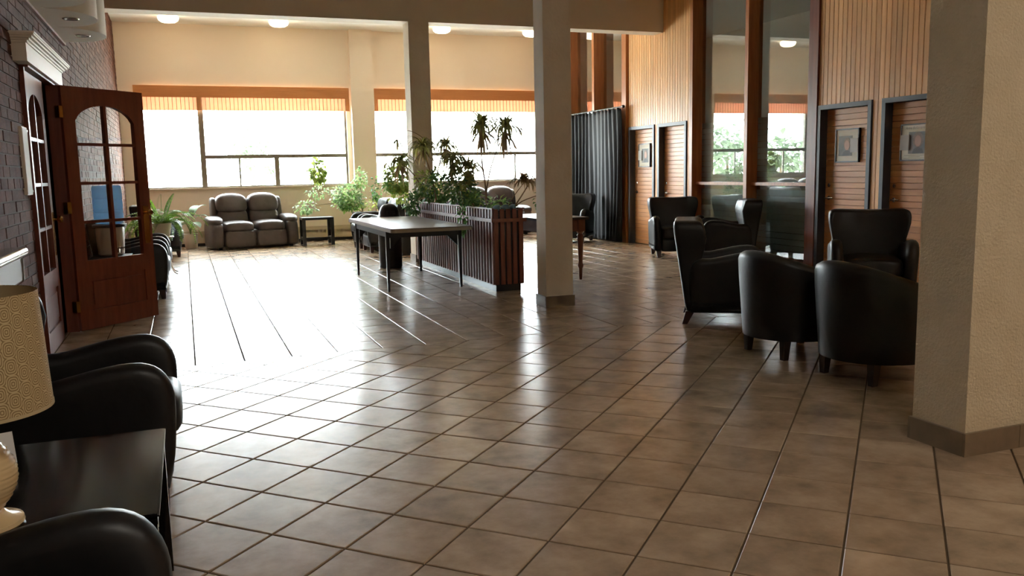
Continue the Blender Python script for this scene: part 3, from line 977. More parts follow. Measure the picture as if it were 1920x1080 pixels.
def build_tub():
    t = thing('tub_chair', 'x', 'armchair')
    n = 40; A = 128
    vs = []; fs = []
    sec = 10
    for i in range(n + 1):
        a = R(-A + 2 * A * i / n)
        c = math.cos(a)
        ztop = 0.575 + 0.185 * max(0, (c + 0.62) / 1.62) ** 1.3
        er = min(1.0, (A - abs(math.degrees(a))) / 10.0)
        er = math.sqrt(max(0.0, 1 - (1 - er) ** 2))
        def pt(rx, z, th):
            k = 0.90 + 0.10 * min(1, (z - 0.14) / 0.5)
            return (math.sin(a) * (0.38 * k - rx), math.cos(a) * (0.395 * k - rx), z)
        th = 0.105 * (0.35 + 0.65 * er)
        zt = ztop - 0.05 * (1 - er)
        ring = [pt(0.0, 0.14, 0), pt(0.0, 0.30, 0), pt(0.0, zt - 0.16, 0), pt(0.0, zt - 0.05, 0), pt(0.012, zt - 0.015, 0), pt(0.04, zt, 0), pt(th - 0.04, zt, 0), pt(th - 0.01, zt - 0.015, 0), pt(th, zt - 0.05, 0), pt(th, 0.14, 0)]
        vs += ring
    for i in range(n):
        for j in range(sec):
            k = (j + 1) % sec
            fs.append((i * sec + j, (i + 1) * sec + j, (i + 1) * sec + k, i * sec + k))
    fs += [tuple(range(sec)), tuple(n * sec + j for j in range(sec - 1, -1, -1))]
    mb = MB(); mb.add(vs, fs); mb.build('shell', 'leather', t, smooth=50)
    MB().sebox((0, -0.05, 0.37), (0.262, 0.30, 0.085), 4.5, 8).build('seat_cushion', 'leather', t, smooth=True)
    MB().sebox((0, -0.04, 0.22), (0.262, 0.30, 0.085), 6, 6).build('seat_base', 'leather', t, smooth=True)
    for x, y in ((-0.205, 0.225), (0.205, 0.225), (-0.22, -0.25), (0.22, -0.25)):
        MB().taper((x, y * 1.03, 0), (0.02, 0.02), (x, y, 0.16), (0.03, 0.03)).build('leg', 'darkwood', t)
    return t
arm0 = build_armchair(); tub0 = build_tub()
G = 'black leather armchairs'
ARMS = [
    ((-0.48, 3.94), 90, 'black leather armchair facing the hall beside the lacquer side table, under the patterned lampshade', None),
    ((-0.475, 1.66), 90, 'black leather armchair beside the lacquer side table, before the ribbed lamp base', None),
    ((-0.61, 10.62), 90, 'black leather armchair behind the open french door', None),
    ((-0.61, 11.92), 90, 'black leather armchair between the open french door and the lime fern', None),
    ((-0.47, 16.0), 90, 'black leather armchair between the lime fern and the white flower pot', None),
    ((3.27, 15.80), -91, 'black leather armchair under the pilaster, in the pair behind the laminate table', None),
    ((3.27, 14.88), -90, 'black leather armchair next to the domed bin, in the pair behind the laminate table', None),
    ((6.78, 14.66), -42, 'black leather armchair standing in front of the black curtain', None),
    ((7.05, 11.42), -22, 'black leather armchair in front of the office door without a picture', None),
    ((7.06, 10.06), -118, 'black leather armchair side-on against the frosted glass panels', None),
    ((4.43, 6.40), 57, 'black leather armchair seen from behind, next to the two tub chairs', None),
    ((6.26, 6.55), -38, 'black leather armchair facing the hall between the cedar doors and the stucco pillar', None),
]
for i, ((x, y), a, lab, g_) in enumerate(ARMS):
    if i == 0:
        arm0.location = (x, y, 0); arm0.rotation_euler = (0, 0, R(a)); arm0['label'] = lab; arm0['group'] = G
    else:
        copy_thing(arm0, (x, y, 0), R(a), lab, G)
tub0.location = (4.07, 4.99, 0); tub0.rotation_euler = (0, 0, R(90)); tub0['label'] = 'black leather tub chair between the tall armchair and another tub chair'; tub0['group'] = 'black leather tub chairs'
copy_thing(tub0, (4.08, 4.19, 0), R(92), 'black leather tub chair half hidden by the stucco pillar', 'black leather tub chairs')

# ---------------------------------------------------------------- reclining loveseats
def build_loveseat():
    t = thing('loveseat', 'x', 'sofa')
    L = 'leather_brown'
    for s in (-1, 1):
        def af(w, q, s=s): return (w.x + s * 0.03 * (0.3 - w.z), w.y, w.z)
        a = MB().sebox((s * 0.70, 0.0, 0.27), (0.115, 0.42, 0.25), 6, 7, af).build('arm', L, t, smooth=True)
        MB().sebox((s * 0.70, -0.06, 0.545), (0.14, 0.35, 0.075), 3, 8, lambda w, q: (w.x, w.y, w.z - 0.03 * max(0, -q.y))).build('arm_pad', L, a, smooth=True)
        MB().sebox((s * 0.295, -0.08, 0.40), (0.285, 0.36, 0.105), 4, 9, lambda w, q: (w.x, w.y, w.z + 0.02 * (1 - q.x * q.x))).build('seat_cushion', L, t, smooth=True)
        MB().sebox((s * 0.295, -0.38, 0.19), (0.28, 0.055, 0.155), 6, 7).build('footrest_panel', L, t, smooth=True)
        def bk(w, q, s=s):
            k = w.z - 0.5
            return (w.x, w.y + 0.28 * k - 0.015 * math.sin(w.x * 31 + w.z * 17) * 0.4, w.z + 0.035 * (1 - q.x * q.x) * (q.z > 0.2))
        MB().sebox((s * 0.295, 0.20, 0.585), (0.285, 0.12, 0.135), 3.6, 9, bk).build('lumbar_cushion', L, t, smooth=True)
        MB().sebox((s * 0.30, 0.17, 0.83), (0.30, 0.145, 0.17), 3.2, 10, bk).build('head_cushion', L, t, smooth=True)
        MB().sebox((s * 0.62, 0.30, 0.66), (0.055, 0.12, 0.30), 4, 7, lambda w, q: (w.x, w.y + 0.2 * (w.z - 0.5), w.z)).build('back_wing', L, t, smooth=True)
    MB().sebox((0, 0.02, 0.20), (0.64, 0.36, 0.16), 10, 6).build('base', L, t, smooth=True)
    MB().sebox((0, 0.36, 0.52), (0.60, 0.06, 0.40), 6, 7, lambda w, q: (w.x, w.y + 0.1 * (w.z - 0.4), w.z)).build('back_panel', L, t, smooth=True)
    for x in (-0.66, 0.66):
        for y in (-0.33, 0.33):
            MB().taper((x, y, 0), (0.03, 0.03), (x, y, 0.05), (0.035, 0.035)).build('foot', 'black', t)
    return t
ls = build_loveseat()
ls.location = (1.16, 17.16, 0); ls.rotation_euler = (0, 0, R(9)); ls['label'] = 'grey brown leather reclining loveseat beneath the window'; ls['group'] = 'reclining loveseats'
copy_thing(ls, (6.12, 17.32, 0), 0, 'grey brown leather reclining loveseat half hidden behind the planter', 'reclining loveseats')

# ---------------------------------------------------------------- tables
t = thing('side_table', 'small black open side table by the two seat sofa', 'table', (2.38, 17.0, 0))
MB().box(-0.30, 0.30, -0.24, 0.24, 0.49, 0.535).build('tabletop', 'black', t)
for x in (-1, 1):
    for y in (-1, 1):
        MB().box(x * 0.27 - 0.03, x * 0.27 + 0.03, y * 0.21 - 0.03, y * 0.21 + 0.03, 0, 0.492).build('leg', 'black', t)
    MB().box(x * 0.27 - 0.025, x * 0.27 + 0.025, -0.20, 0.20, 0.10, 0.15).build('side_rail', 'black', t)
MB().box(-0.26, 0.26, -0.02, 0.02, 0.10, 0.14).build('stretcher', 'black', t)

t = thing('laminate_table', 'large brown laminate table with black tapered legs beside the planter', 'table', (2.56, 10.52, 0))
hx, hy, cn = 0.47, 1.33, 0.06
def rr(hx, hy, cn):
    out = []
    for sx, sy, a0 in ((1, 1, 0), (-1, 1, 90), (-1, -1, 180), (1, -1, 270)):
        for i in range(5):
            a = R(a0 + 22.5 * i)
            out.append((sx * (hx - cn) + cn * math.cos(a), sy * (hy - cn) + cn * math.sin(a)))
    return out
def prism(mb, poly, z0, z1):
    n = len(poly)
    mb.add([(x, y, z0) for x, y in poly] + [(x, y, z1) for x, y in poly], [tuple(range(n - 1, -1, -1)), tuple(range(n, 2 * n))] + [(i, (i + 1) % n, n + (i + 1) % n, n + i) for i in range(n)])
    return mb
prism(MB(), rr(hx, hy, cn), 0.733, 0.745).build('tabletop', 'tabletop', t)
prism(MB(), rr(hx + 0.004, hy + 0.004, cn), 0.700, 0.734).build('edge_band', 'tableedge', t)
lx, ly0, ly1 = 0.42, -0.92, 0.92
MB().box(-lx, lx, ly0 - 0.02, ly0 + 0.02, 0.62, 0.70).build('apron', 'black', t)
MB().box(-lx, lx, ly1 - 0.02, ly1 + 0.02, 0.62, 0.70).build('apron', 'black', t)
for s in (-1, 1): MB().box(s * lx - 0.02, s * lx + 0.02, ly0, ly1, 0.63, 0.70).build('apron', 'black', t)
for s in (-1, 1):
    for y in (ly0, ly1):
        m = MB().taper((s * 0.435, y, 0), (0.013, 0.013), (s * 0.43, y, 0.70), (0.022, 0.022))
        lg = m.build('leg', 'black', t)
        b = MB(); q = -s
        b.add([(s * 0.40, y - 0.015, 0.62), (s * 0.40 + q * 0.12, y - 0.015, 0.62), (s * 0.40, y - 0.015, 0.50), (s * 0.40, y + 0.015, 0.62), (s * 0.40 + q * 0.12, y + 0.015, 0.62), (s * 0.40, y + 0.015, 0.50)],
              [(0, 1, 2), (5, 4, 3), (0, 3, 4, 1), (1, 4, 5, 2), (2, 5, 3, 0)])
        b.build('corner_brace', 'black', lg)

t = thing('turned_leg_table', 'dark walnut table with turned legs behind the slim column', 'table', (4.27, 10.05, 0))
MB().box(-0.33, 0.33, -0.62, 0.62, 0.745, 0.775).build('tabletop', 'darkwood', t)
MB().box(-0.27, 0.27, -0.56, 0.56, 0.60, 0.746).build('apron', 'walnut', t)
tl = MB().lathe([(0.016, 0), (0.022, 0.05), (0.024, 0.14), (0.034, 0.16), (0.038, 0.18), (0.03, 0.20), (0.026, 0.22), (0.030, 0.32), (0.038, 0.50), (0.036, 0.53), (0.044, 0.55), (0.03, 0.57), (0.046, 0.59), (0.046, 0.61)], n=14).mesh('turned_leg', 'walnut', 40)
for x in (-1, 1):
    for y in (-1, 1):
        l = inst('leg', tl, t, (x * 0.25, y * 0.54, 0))
        MB().box(x * 0.25 - 0.045, x * 0.25 + 0.045, y * 0.54 - 0.045, y * 0.54 + 0.045, 0.60, 0.746).build('corner_block', 'walnut', t)

t = thing('coffee_table', 'low orange wood coffee table before the far loveseat', 'table', (6.72, 16.35, 0))
MB().box(-0.45, 0.45, -0.28, 0.28, 0.40, 0.44).build('tabletop', 'orangewood', t)
MB().box(-0.40, 0.40, -0.24, 0.24, 0.33, 0.402).build('apron', 'orangewood', t)
for x in (-1, 1):
    for y in (-1, 1):
        MB().taper((x * 0.38, y * 0.22, 0), (0.03, 0.03), (x * 0.38, y * 0.22, 0.35), (0.04, 0.04)).build('leg', 'orangewood', t)

t = thing('lacquer_side_table', 'glossy black lacquer side table between two armchairs', 'table', (-0.46, 2.68, 0))
MB().box(-0.34, 0.34, -0.40, 0.40, 0.47, 0.50).build('tabletop', 'blackgloss', t)
MB().box(-0.345, 0.345, -0.405, 0.405, 0.492, 0.497).build('edge_band', 'blackgloss', t)
MB().box(-0.32, 0.32, -0.38, 0.38, 0.14, 0.16).build('lower_shelf', 'blackgloss', t)
for x in (-1, 1):
    for y in (-1, 1):
        MB().box(x * 0.32 - 0.018, x * 0.32 + 0.018, y * 0.38 - 0.018, y * 0.38 + 0.018, 0, 0.472).build('leg', 'blackgloss', t)

# table lamp
t = thing('table_lamp', 'table lamp with ribbed cream base and tan oval patterned drum shade', 'lamp', (-0.52, 2.36, 0.50))
MB().lathe([(0.085, 0.0), (0.09, 0.006), (0.088, 0.016), (0.06, 0.024), (0.05, 0.034), (0.045, 0.036)], n=32).build('foot', 'ceramic', t, smooth=40)
pr_ = [(0.03, 0.034)]
for i in range(41):
    u = i / 40.0
    r = 0.032 + 0.052 * math.sin(PI * u) ** 0.75 + 0.002 * math.sin(u * 2 * PI * 16)
    pr_.append((r, 0.036 + 0.19 * u))
pr_ += [(0.02, 0.235), (0.012, 0.25), (0.012, 0.33)]
MB().lathe(pr_, n=36).build('ribbed_body', 'ceramic', t, smooth=True)
MB().tube([(0, 0, 0.32), (0, 0, 0.50)], 0.006, 8).build('stem', 'brass', t)
def shade_mesh(name, r0, r1, z0, z1, mat):
    n = 64
    me = bpy.data.meshes.new(name)
    vs = [(r0 * math.cos(2 * PI * i / n), r0 * math.sin(2 * PI * i / n), z0) for i in range(n)] + [(r1 * math.cos(2 * PI * i / n), r1 * math.sin(2 * PI * i / n), z1) for i in range(n)]
    me.from_pydata(vs, [], [(i, (i + 1) % n, n + (i + 1) % n, n + i) for i in range(n)])
    uv = me.uv_layers.new(name='uv')
    for p in me.polygons:
        for li, vi in zip(p.loop_indices, p.vertices):
            i = vi % n
            u = i / n
            if p.index == n - 1 and i == 0: u = 1.0
            uv.data[li].uv = (u, 0.0 if vi < n else 1.0)
        p.use_smooth = True
    me.materials.append(M[mat])
    return me
sh = inst('shade', shade_mesh('shade', 0.178, 0.165, 0.30, 0.585, 'shade'), t)
inst('shade_lining', shade_mesh('shade_lining', 0.175, 0.162, 0.301, 0.584, 'shadeinner'), sh)
MB().lathe([(0.1755, 0.296), (0.1795, 0.296), (0.1792, 0.304), (0.1752, 0.304)], n=64).build('rim', 'shadeinner', sh, smooth=30)
sp_ = MB()
for a in (0, 120, 240): sp_.tube([(0, 0, 0.50), (0.163 * math.cos(R(a)), 0.163 * math.sin(R(a)), 0.575)], 0.003, 6)
sp_.build('spider', 'brass', sh)

# folded card on the side table
t = thing('tent_card', 'small white folded card standing on the lacquer side table', 'card', (-0.60, 2.90, 0.50), R(20))
m = MB(); m.add([(-0.06, -0.035, 0), (0.06, -0.035, 0), (0.06, 0, 0.09), (-0.06, 0, 0.09), (-0.06, 0.035, 0), (0.06, 0.035, 0), (-0.06, -0.033, 0), (0.06, -0.033, 0), (0.06, 0, 0.087), (-0.06, 0, 0.087)], [(0, 1, 2, 3), (3, 2, 5, 4)])
m.build('folded_sheet', 'paper', t)

# ---------------------------------------------------------------- dome lid bin
t = thing('dome_bin', 'black cylindrical waste bin with domed lid behind the laminate table', 'bin', (2.74, 12.17, 0))
MB().lathe([(0.155, 0.0), (0.165, 0.01), (0.168, 0.70), (0.172, 0.71), (0.172, 0.73), (0.16, 0.735)], n=32).build('body', 'blackplastic', t, smooth=40)
MB().lathe([(0.165, 0.733), (0.15, 0.75), (0.143, 0.81), (0.12, 0.865), (0.09, 0.90), (0.045, 0.918), (0.004, 0.922)], n=32).build('domed_lid', 'blackplastic', t, smooth=40)
MB().box(-0.06, 0.06, -0.146, -0.10, 0.765, 0.82).build('flap', 'blackplastic', t)

# ---------------------------------------------------------------- slatted planter
PX0, PX1, PY0, PY1 = 3.19, 3.56, 8.97, 12.40
pl = thing('slatted_planter', 'long redwood slatted planter box with black kickboard', 'planter', (0, 0, 0))
MB().box(PX0 + 0.035, PX1 - 0.035, PY0 + 0.035, PY1 - 0.035, 0.0, 0.085).build('kickboard', 'toekick', pl)
tub = MB().box(PX0 + 0.02, PX1 - 0.02, PY0 + 0.02, PY1 - 0.02, 0.075, 0.85)
tub.box(PX0 + 0.02, PX0 + 0.04, PY0 + 0.02, PY1 - 0.02, 0.85, 0.915); tub.box(PX1 - 0.04, PX1 - 0.02, PY0 + 0.02, PY1 - 0.02, 0.85, 0.915)
tub.box(PX0 + 0.02, PX1 - 0.02, PY0 + 0.02, PY0 + 0.04, 0.85, 0.915); tub.box(PX0 + 0.02, PX1 - 0.02, PY1 - 0.04, PY1 - 0.02, 0.85, 0.915)
tub.build('liner_box', 'black', pl)
MB().box(PX0 + 0.04, PX1 - 0.04, PY0 + 0.04, PY1 - 0.04, 0.84, 0.885).build('soil', 'soil', pl)
ns = 34; pt_ = (PY1 - PY0) / ns
sl = MB().box(0, 0.022, 0, pt_ * 0.54, 0, 0.85).mesh('slat', 'slat')
for i in range(ns):
    inst('slat', sl, pl, (PX0, PY0 + i * pt_ + pt_ * 0.23, 0.08))
    inst('slat', sl, pl, (PX1 - 0.022, PY0 + i * pt_ + pt_ * 0.23, 0.08))
ne = 5; pe = (PX1 - PX0) / ne
se = MB().box(0, pe * 0.66, 0, 0.022, 0, 0.85).mesh('slat', 'slat')
for i in range(ne):
    inst('slat', se, pl, (PX0 + i * pe + pe * 0.17, PY0 - 0.001, 0.08))
    inst('slat', se, pl, (PX0 + i * pe + pe * 0.17, PY1 - 0.021, 0.08))
MB().box(PX0 - 0.025, PX0, PY0 - 0.025, PY1 + 0.02, 0.785, 0.825).build('side_rail', 'railwood', pl)
MB().box(PX1, PX1 + 0.025, PY0 - 0.025, PY1 + 0.02, 0.785, 0.825).build('side_rail', 'railwood', pl)
MB().box(PX0, PX1, PY0 - 0.025, PY0, 0.785, 0.825).build('end_rail', 'railwood', pl)
MB().box(PX0 - 0.01, PX0 + 0.02, PY0, PY1, 0.925, 0.94).build('top_cap', 'railwood', pl)
MB().box(PX1 - 0.02, PX1 + 0.01, PY0, PY1, 0.925, 0.94).build('top_cap', 'railwood', pl)
for i, (x, y, w) in enumerate(((3.285, 9.085, 0.042), (3.385, 9.085, 0.050), (3.475, 9.085, 0.036))):
    t = MB().sebox((0, 0, 0.03), (w, 0.06, 0.055), 2.2, 4, lambda w_, q: (w_.x + 0.01 * math.sin(w_.z * 90), w_.y, w_.z)).build('stone', 'sage', None, smooth=30)
    t.location = (x, y, 0.895)
    tag(t, 'bluish grey stone lying on the soil at the end of the planter', 'stone', 'stones in the planter')

# ---------------------------------------------------------------- plants
AVOID = [(3.16, 3.59, 8.94, 12.43, 0.0, 0.885), (3.16, 3.235, 8.94, 12.43, 0.0, 0.945), (3.515, 3.59, 8.94, 12.43, 0.0, 0.945),
         (3.16, 3.59, 8.94, 9.015, 0.0, 0.935), (3.16, 3.59, 12.375, 12.43, 0.0, 0.935), (3.12, 3.78, 16.70, 17.20, 0.0, 0.606),
         (3.23, 3.56, 12.62, 12.96, 0, 4), (3.33, 3.80, 17.83, 18.1, 0, 4), (-2, 8, 17.93, 19, 0, 4), (2.08, 3.04, 9.18, 11.86, 0.69, 0.75),
         (3.22, 3.53, 9.01, 9.155, 0.88, 0.985)]
ORG = [Vector((0, 0, 0))]
def blocked(p):
    q = ORG[0] + p
    return any(a <= q.x <= b and c <= q.y <= d and e <= q.z <= f for a, b, c, d, e, f in AVOID)

def leaf_quad(mb, p, d, up, L, W, bend=0.25):
    """small pointed leaf: 4 triangles"""
    d = d.normalized(); s = d.cross(up)
    if s.length < 1e-4: s = d.orthogonal()
    s.normalize(); nrm = s.cross(d)
    a = p; m = p + d * L * 0.5 + nrm * L * 0.06; e = p + d * L - nrm * L * bend
    if blocked(a) or blocked(m) or blocked(e) or blocked(m + s * W / 2) or blocked(m - s * W / 2): return
    mb.add([a, m + s * W / 2, e, m - s * W / 2, m], [(0, 1, 4), (1, 2, 4), (2, 3, 4), (3, 0, 4)])

def rv():
    while True:
        v = Vector((random.uniform(-1, 1), random.uniform(-1, 1), random.uniform(-1, 1)))
        if 0.05 < v.length < 1: return v

def clump(mb, c, rad, n, L, W, droop=0.2):
    c = Vector(c)
    for _ in range(n):
        v = rv()
        v = v * (0.5 + 0.5 * random.random()) / max(v.length, 0.4)
        p = c + Vector((v.x * rad[0], v.y * rad[1], v.z * rad[2]))
        d = (v + rv() * 0.7 + Vector((0, 0, -droop)))
        leaf_quad(mb, p, d, Vector((0, 0, 1)) + rv() * 0.3, L * random.uniform(0.6, 1.15), W * random.uniform(0.7, 1.15))

def blade(mb, p, az, L, W, rise, droop, n=7):
    """long drooping strap leaf"""
    pts = []
    pos = Vector(p); el = rise
    h = Vector((math.cos(az), math.sin(az), 0))
    for i in range(n + 1):
        pts.append(pos.copy())
        pos = pos + (h * math.cos(el) + Vector((0, 0, 1)) * math.sin(el)) * (L / n)
        el -= droop / n
        el = max(el, -1.5)
    if any(blocked(q) for q in pts): return
    s = h.cross(Vector((0, 0, 1)))
    vs = []; fs = []
    for i, q in enumerate(pts):
        w = W * (1 - (i / n) ** 3) * (0.6 + 0.4 * min(1, i / 1.5)) + 0.002
        vs += [q - s * w / 2, q + s * w / 2]
    for i in range(n): fs.append((2 * i, 2 * i + 1, 2 * i + 3, 2 * i + 2))
    mb.add(vs, fs)

def tuft(mb, p, n, L, W, rise=(0.3, 1.3), droop=(1.6, 2.8)):
    for i in range(n):
        blade(mb, p, random.uniform(0, 2 * PI), L * random.uniform(0.6, 1.1), W * random.uniform(0.7, 1.1), random.uniform(*rise), random.uniform(*droop))

def stuffpart(mb, name, mat, parent):
    o = mb.build(name, mat, parent); o['kind'] = 'stuff'
    return o

# tall dragon trees in the planter: bare canes topped with drooping blades
def cane_plant(label, base, canes, matblade, dead=None, L=0.30):
    ORG[0] = Vector(base)
    t = thing('dragon_tree', label, 'plant', base, 0, 'dragon trees in the planter')
    for pts, r0 in canes:
        MB().tube(smoothpoly([Vector(p) for p in pts], False, 4), r0, 6, r0 * 0.5).build('cane', 'stem', t)
        mb = MB(); tuft(mb, pts[-1], 120, L * 1.2, 0.024)
        stuffpart(mb, 'leaf_tuft', matblade, t)
        if dead:
            mb = MB(); tuft(mb, Vector(pts[-1]) - Vector((0, 0, 0.03)), 26, L * dead, 0.026, (-1.2, -0.2), (0.4, 1.2))
            stuffpart(mb, 'dry_leaves', 'leafdry', t)
    return t
cane_plant('tall dragon tree with two bright drooping tufts above the planter end', (3.38, 9.72, 0.88),
           [([(0, 0, 0), (0.0, 0.02, 0.30), (-0.03, 0.05, 0.62), (-0.02, 0.06, 1.00)], 0.012), ([(0, 0, 0.22), (0.08, 0.05, 0.5), (0.20, 0.10, 0.76), (0.30, 0.12, 0.98)], 0.009)], 'leafblade', 1.3, 0.34)
cane_plant('bushy olive dragon tree with drooping tufts in the middle of the planter', (3.36, 10.75, 0.88),
           [([(0, 0, 0), (-0.02, 0.02, 0.3), (-0.05, 0.06, 0.62)], 0.012), ([(0.02, 0, 0), (0.10, 0.0, 0.25), (0.13, -0.03, 0.52)], 0.010)], 'leafblade', 1.0, 0.30)
cane_plant('shaggy olive dragon tree in front of the slim column, with dry hanging leaves', (3.36, 11.80, 0.88),
           [([(0, 0, 0), (-0.05, 0.02, 0.35), (-0.17, 0.04, 0.82)], 0.013), ([(0, 0.05, 0), (0.03, 0.12, 0.4), (0.20, 0.2, 0.84)], 0.010), ([(-0.05, 0.1, 0), (-0.30, 0.12, 0.45), (-0.50, 0.12, 0.62)], 0.010)], 'leafblade', 1.1, 0.30)
cane_plant('sparse brown dragon tree leaning over the planter end', (3.44, 9.28, 0.88),
           [([(0, 0, 0), (0.10, 0.02, 0.14), (0.28, 0.05, 0.34)], 0.007)], 'leafdry', None, 0.22)
ORG[0] = Vector((3.42, 12.1, 0.88))
t = thing('arching_plant', 'thin arching stem curving over beside the slim column', 'plant', (3.42, 12.1, 0.88))
MB().tube(smoothpoly([Vector(p) for p in ((0, 0, 0), (0.0, 0, 0.55), (-0.10, 0, 0.90), (-0.32, 0, 1.06), (-0.50, 0, 1.04), (-0.54, 0, 0.92))], False, 5), 0.006, 6, 0.003).build('stem', 'stem', t)
mb = MB(); tuft(mb, (-0.54, 0, 0.95), 14, 0.24, 0.022, (-1.4, -0.2), (0.3, 1.0)); stuffpart(mb, 'leaf_tuft', 'leafblade', t)

# leafy plants in the planter
def bush(name, label, base, clumps, stems=(), group='leafy plants in the planter', cat='plant', pot=None):
    ORG[0] = Vector(base)
    t = thing(name, label, cat, base, 0, group)
    for s in stems: MB().tube(smoothpoly([Vector(p) for p in s], False, 4), 0.009, 6, 0.004).build('stem', 'stem', t)
    for c, rad, n, L, W, mat in clumps:
        mb = MB(); clump(mb, c, rad, n, L, W)
        stuffpart(mb, 'foliage', mat, t)
    return t
bush('pothos', 'low green pothos growing at the planter end', (3.37, 9.25, 0.88), [((0, 0.05, 0.07), (0.14, 0.28, 0.09), 170, 0.08, 0.05, 'leaf')], [((0, 0, 0), (0.0, 0.1, 0.1))])
bush('trailing_ivy', 'green ivy trailing over the planter side rail', (3.24, 9.85, 0.88), [((0, 0, 0.11), (0.10, 0.22, 0.08), 110, 0.085, 0.05, 'leafdark'), ((-0.125, 0.0, -0.10), (0.035, 0.12, 0.19), 110, 0.075, 0.045, 'leaf')], [((0.05, 0, 0), (0.01, 0, 0.085), (-0.06, 0, 0.085), (-0.105, 0, 0.0), (-0.11, 0, -0.22))])
bush('shrub', 'dense leafy shrub in the middle of the planter', (3.37, 10.6, 0.88), [((0, 0.1, 0.24), (0.22, 0.45, 0.24), 420, 0.085, 0.05, 'leafdark'), ((0.02, 0.0, 0.44), (0.17, 0.28, 0.18), 170, 0.08, 0.05, 'leafblade'), ((0, -0.35, 0.14), (0.13, 0.22, 0.10), 110, 0.09, 0.06, 'leafyellow')], [((0, 0, 0), (0, 0.1, 0.3)), ((0, 0.2, 0), (0.05, 0.3, 0.35))])
bush('shrub', 'spilling leafy shrub at the far end of the planter', (3.33, 11.75, 0.88), [((0, 0, 0.22), (0.26, 0.5, 0.24), 430, 0.09, 0.055, 'leafdark'), ((-0.26, 0.30, 0.02), (0.10, 0.22, 0.17), 230, 0.085, 0.05, 'leafdark'), ((-0.05, 0.1, 0.36), (0.24, 0.35, 0.18), 150, 0.09, 0.05, 'leafyellow')], [((0, 0, 0), (0, 0, 0.3))])
bush('twig_plant', 'thin twig with a few dark leaves leaning out of the planter end', (3.46, 9.15, 0.88), [((0.40, 0.06, 0.13), (0.09, 0.05, 0.10), 26, 0.07, 0.04, 'leafdark')], [((0, 0, 0), (0.16, 0.02, 0.12), (0.44, 0.06, 0.20)), ((0.05, 0, 0.05), (0.25, 0.05, 0.30), (0.36, 0.06, 0.50))])

# big shrubs in a second pot behind the armchair pair
t = thing('planter_box', 'dark planter box under the spreading shrub by the pilaster', 'planter', (3.45, 16.95, 0))
MB().box(-0.30, 0.30, -0.22, 0.22, 0.0, 0.58).build('box', 'darkwood', t)
MB().box(-0.33, 0.33, -0.25, 0.25, 0.52, 0.60).build('rim', 'darkwood', t)
MB().box(-0.28, 0.28, -0.20, 0.20, 0.57, 0.605).build('soil', 'soil', t)
bush('geranium', 'spreading pale geranium shrub reaching across the window', (3.28, 16.9, 0.60),
     [((-0.30, 0, 0.34), (0.36, 0.22, 0.24), 360, 0.085, 0.07, 'leafpale'), ((-0.26, -0.05, 0.20), (0.32, 0.2, 0.18), 260, 0.08, 0.06, 'leaf'), ((-0.86, -0.1, 0.82), (0.17, 0.12, 0.22), 200, 0.12, 0.085, 'leafyellow'),
      ((-0.02, 0, 0.66), (0.15, 0.12, 0.20), 130, 0.085, 0.06, 'leafpale'), ((-1.1, -0.1, 0.14), (0.24, 0.12, 0.13), 130, 0.08, 0.05, 'leafpale'), ((-0.85, -0.05, 0.42), (0.24, 0.12, 0.12), 100, 0.07, 0.04, 'leafpale')],
     [((0, 0, 0), (-0.1, 0, 0.3), (-0.4, -0.05, 0.7), (-0.85, -0.1, 0.85)), ((0, 0, 0), (-0.4, -0.05, 0.2), (-1.1, -0.1, 0.14)), ((0, 0, 0), (-0.02, 0, 0.35), (-0.02, 0, 0.68))], 'shrubs by the pilaster')
bush('jade_shrub', 'upright shrub with dark rounded leaves beside the spreading geranium', (3.55, 16.9, 0.60), [((0.0, 0, 0.45), (0.10, 0.08, 0.26), 70, 0.09, 0.07, 'leafdark'), ((0.0, 0, 0.12), (0.2, 0.12, 0.15), 90, 0.08, 0.05, 'leafyellow')], [((0, 0, 0), (0, 0, 0.4), (0.02, 0, 0.65))], 'shrubs by the pilaster')
bush('ficus', 'tall yellow green ficus shrub between the pilaster and the slim column', (3.40, 13.9, 0.0), [((-0.06, 0, 1.28), (0.32, 0.25, 0.24), 420, 0.10, 0.07, 'leafyellow'), ((-0.16, -0.05, 1.18), (0.20, 0.15, 0.16), 150, 0.10, 0.08, 'leaf'), ((0.05, 0, 1.02), (0.36, 0.25, 0.18), 260, 0.09, 0.06, 'leafyellow'), ((0.06, 0.05, 1.55), (0.14, 0.12, 0.16), 90, 0.09, 0.06, 'leafyellow')],
     [((0, 0, 0.3), (0.0, 0, 0.8), (-0.05, 0, 1.3)), ((0.03, 0, 0.3), (0.1, 0, 0.9), (0.1, 0, 1.5))], None)
t = [o for o in COL.objects if o.name.startswith('ficus')][0]
MB().lathe([(0.13, 0), (0.15, 0.02), (0.18, 0.34), (0.19, 0.36), (0.17, 0.36), (0.165, 0.33), (0.01, 0.33)], n=24).build('pot', 'blackplastic', t, smooth=40)

# lime fern on a white wire stand
t = thing('plant_stand', 'white wire plant stand under the lime fern', 'plant stand', (-0.33, 13.1, 0))
for a in (45, 135, 225, 315):
    ca, sa = math.cos(R(a)), math.sin(R(a))
    MB().tube(smoothpoly([Vector(p) for p in ((0.24 * ca, 0.24 * sa, 0.0), (0.15 * ca, 0.15 * sa, 0.06), (0.10 * ca, 0.10 * sa, 0.30), (0.14 * ca, 0.14 * sa, 0.52))], False, 4), 0.009, 6).build('leg', 'white', t)
MB().lathe([(0.14, 0.515), (0.15, 0.515), (0.15, 0.53), (0.005, 0.53)], n=24).build('tray', 'white', t)
ORG[0] = Vector((-0.33, 13.1, 0.53))
t = thing('fern', 'lime green fern with long drooping fronds on the white stand', 'plant', (-0.33, 13.1, 0.53))
MB().lathe([(0.09, 0), (0.10, 0.01), (0.13, 0.18), (0.14, 0.19), (0.125, 0.19), (0.12, 0.17), (0.004, 0.17)], n=24).build('pot', 'pot', t, smooth=40)
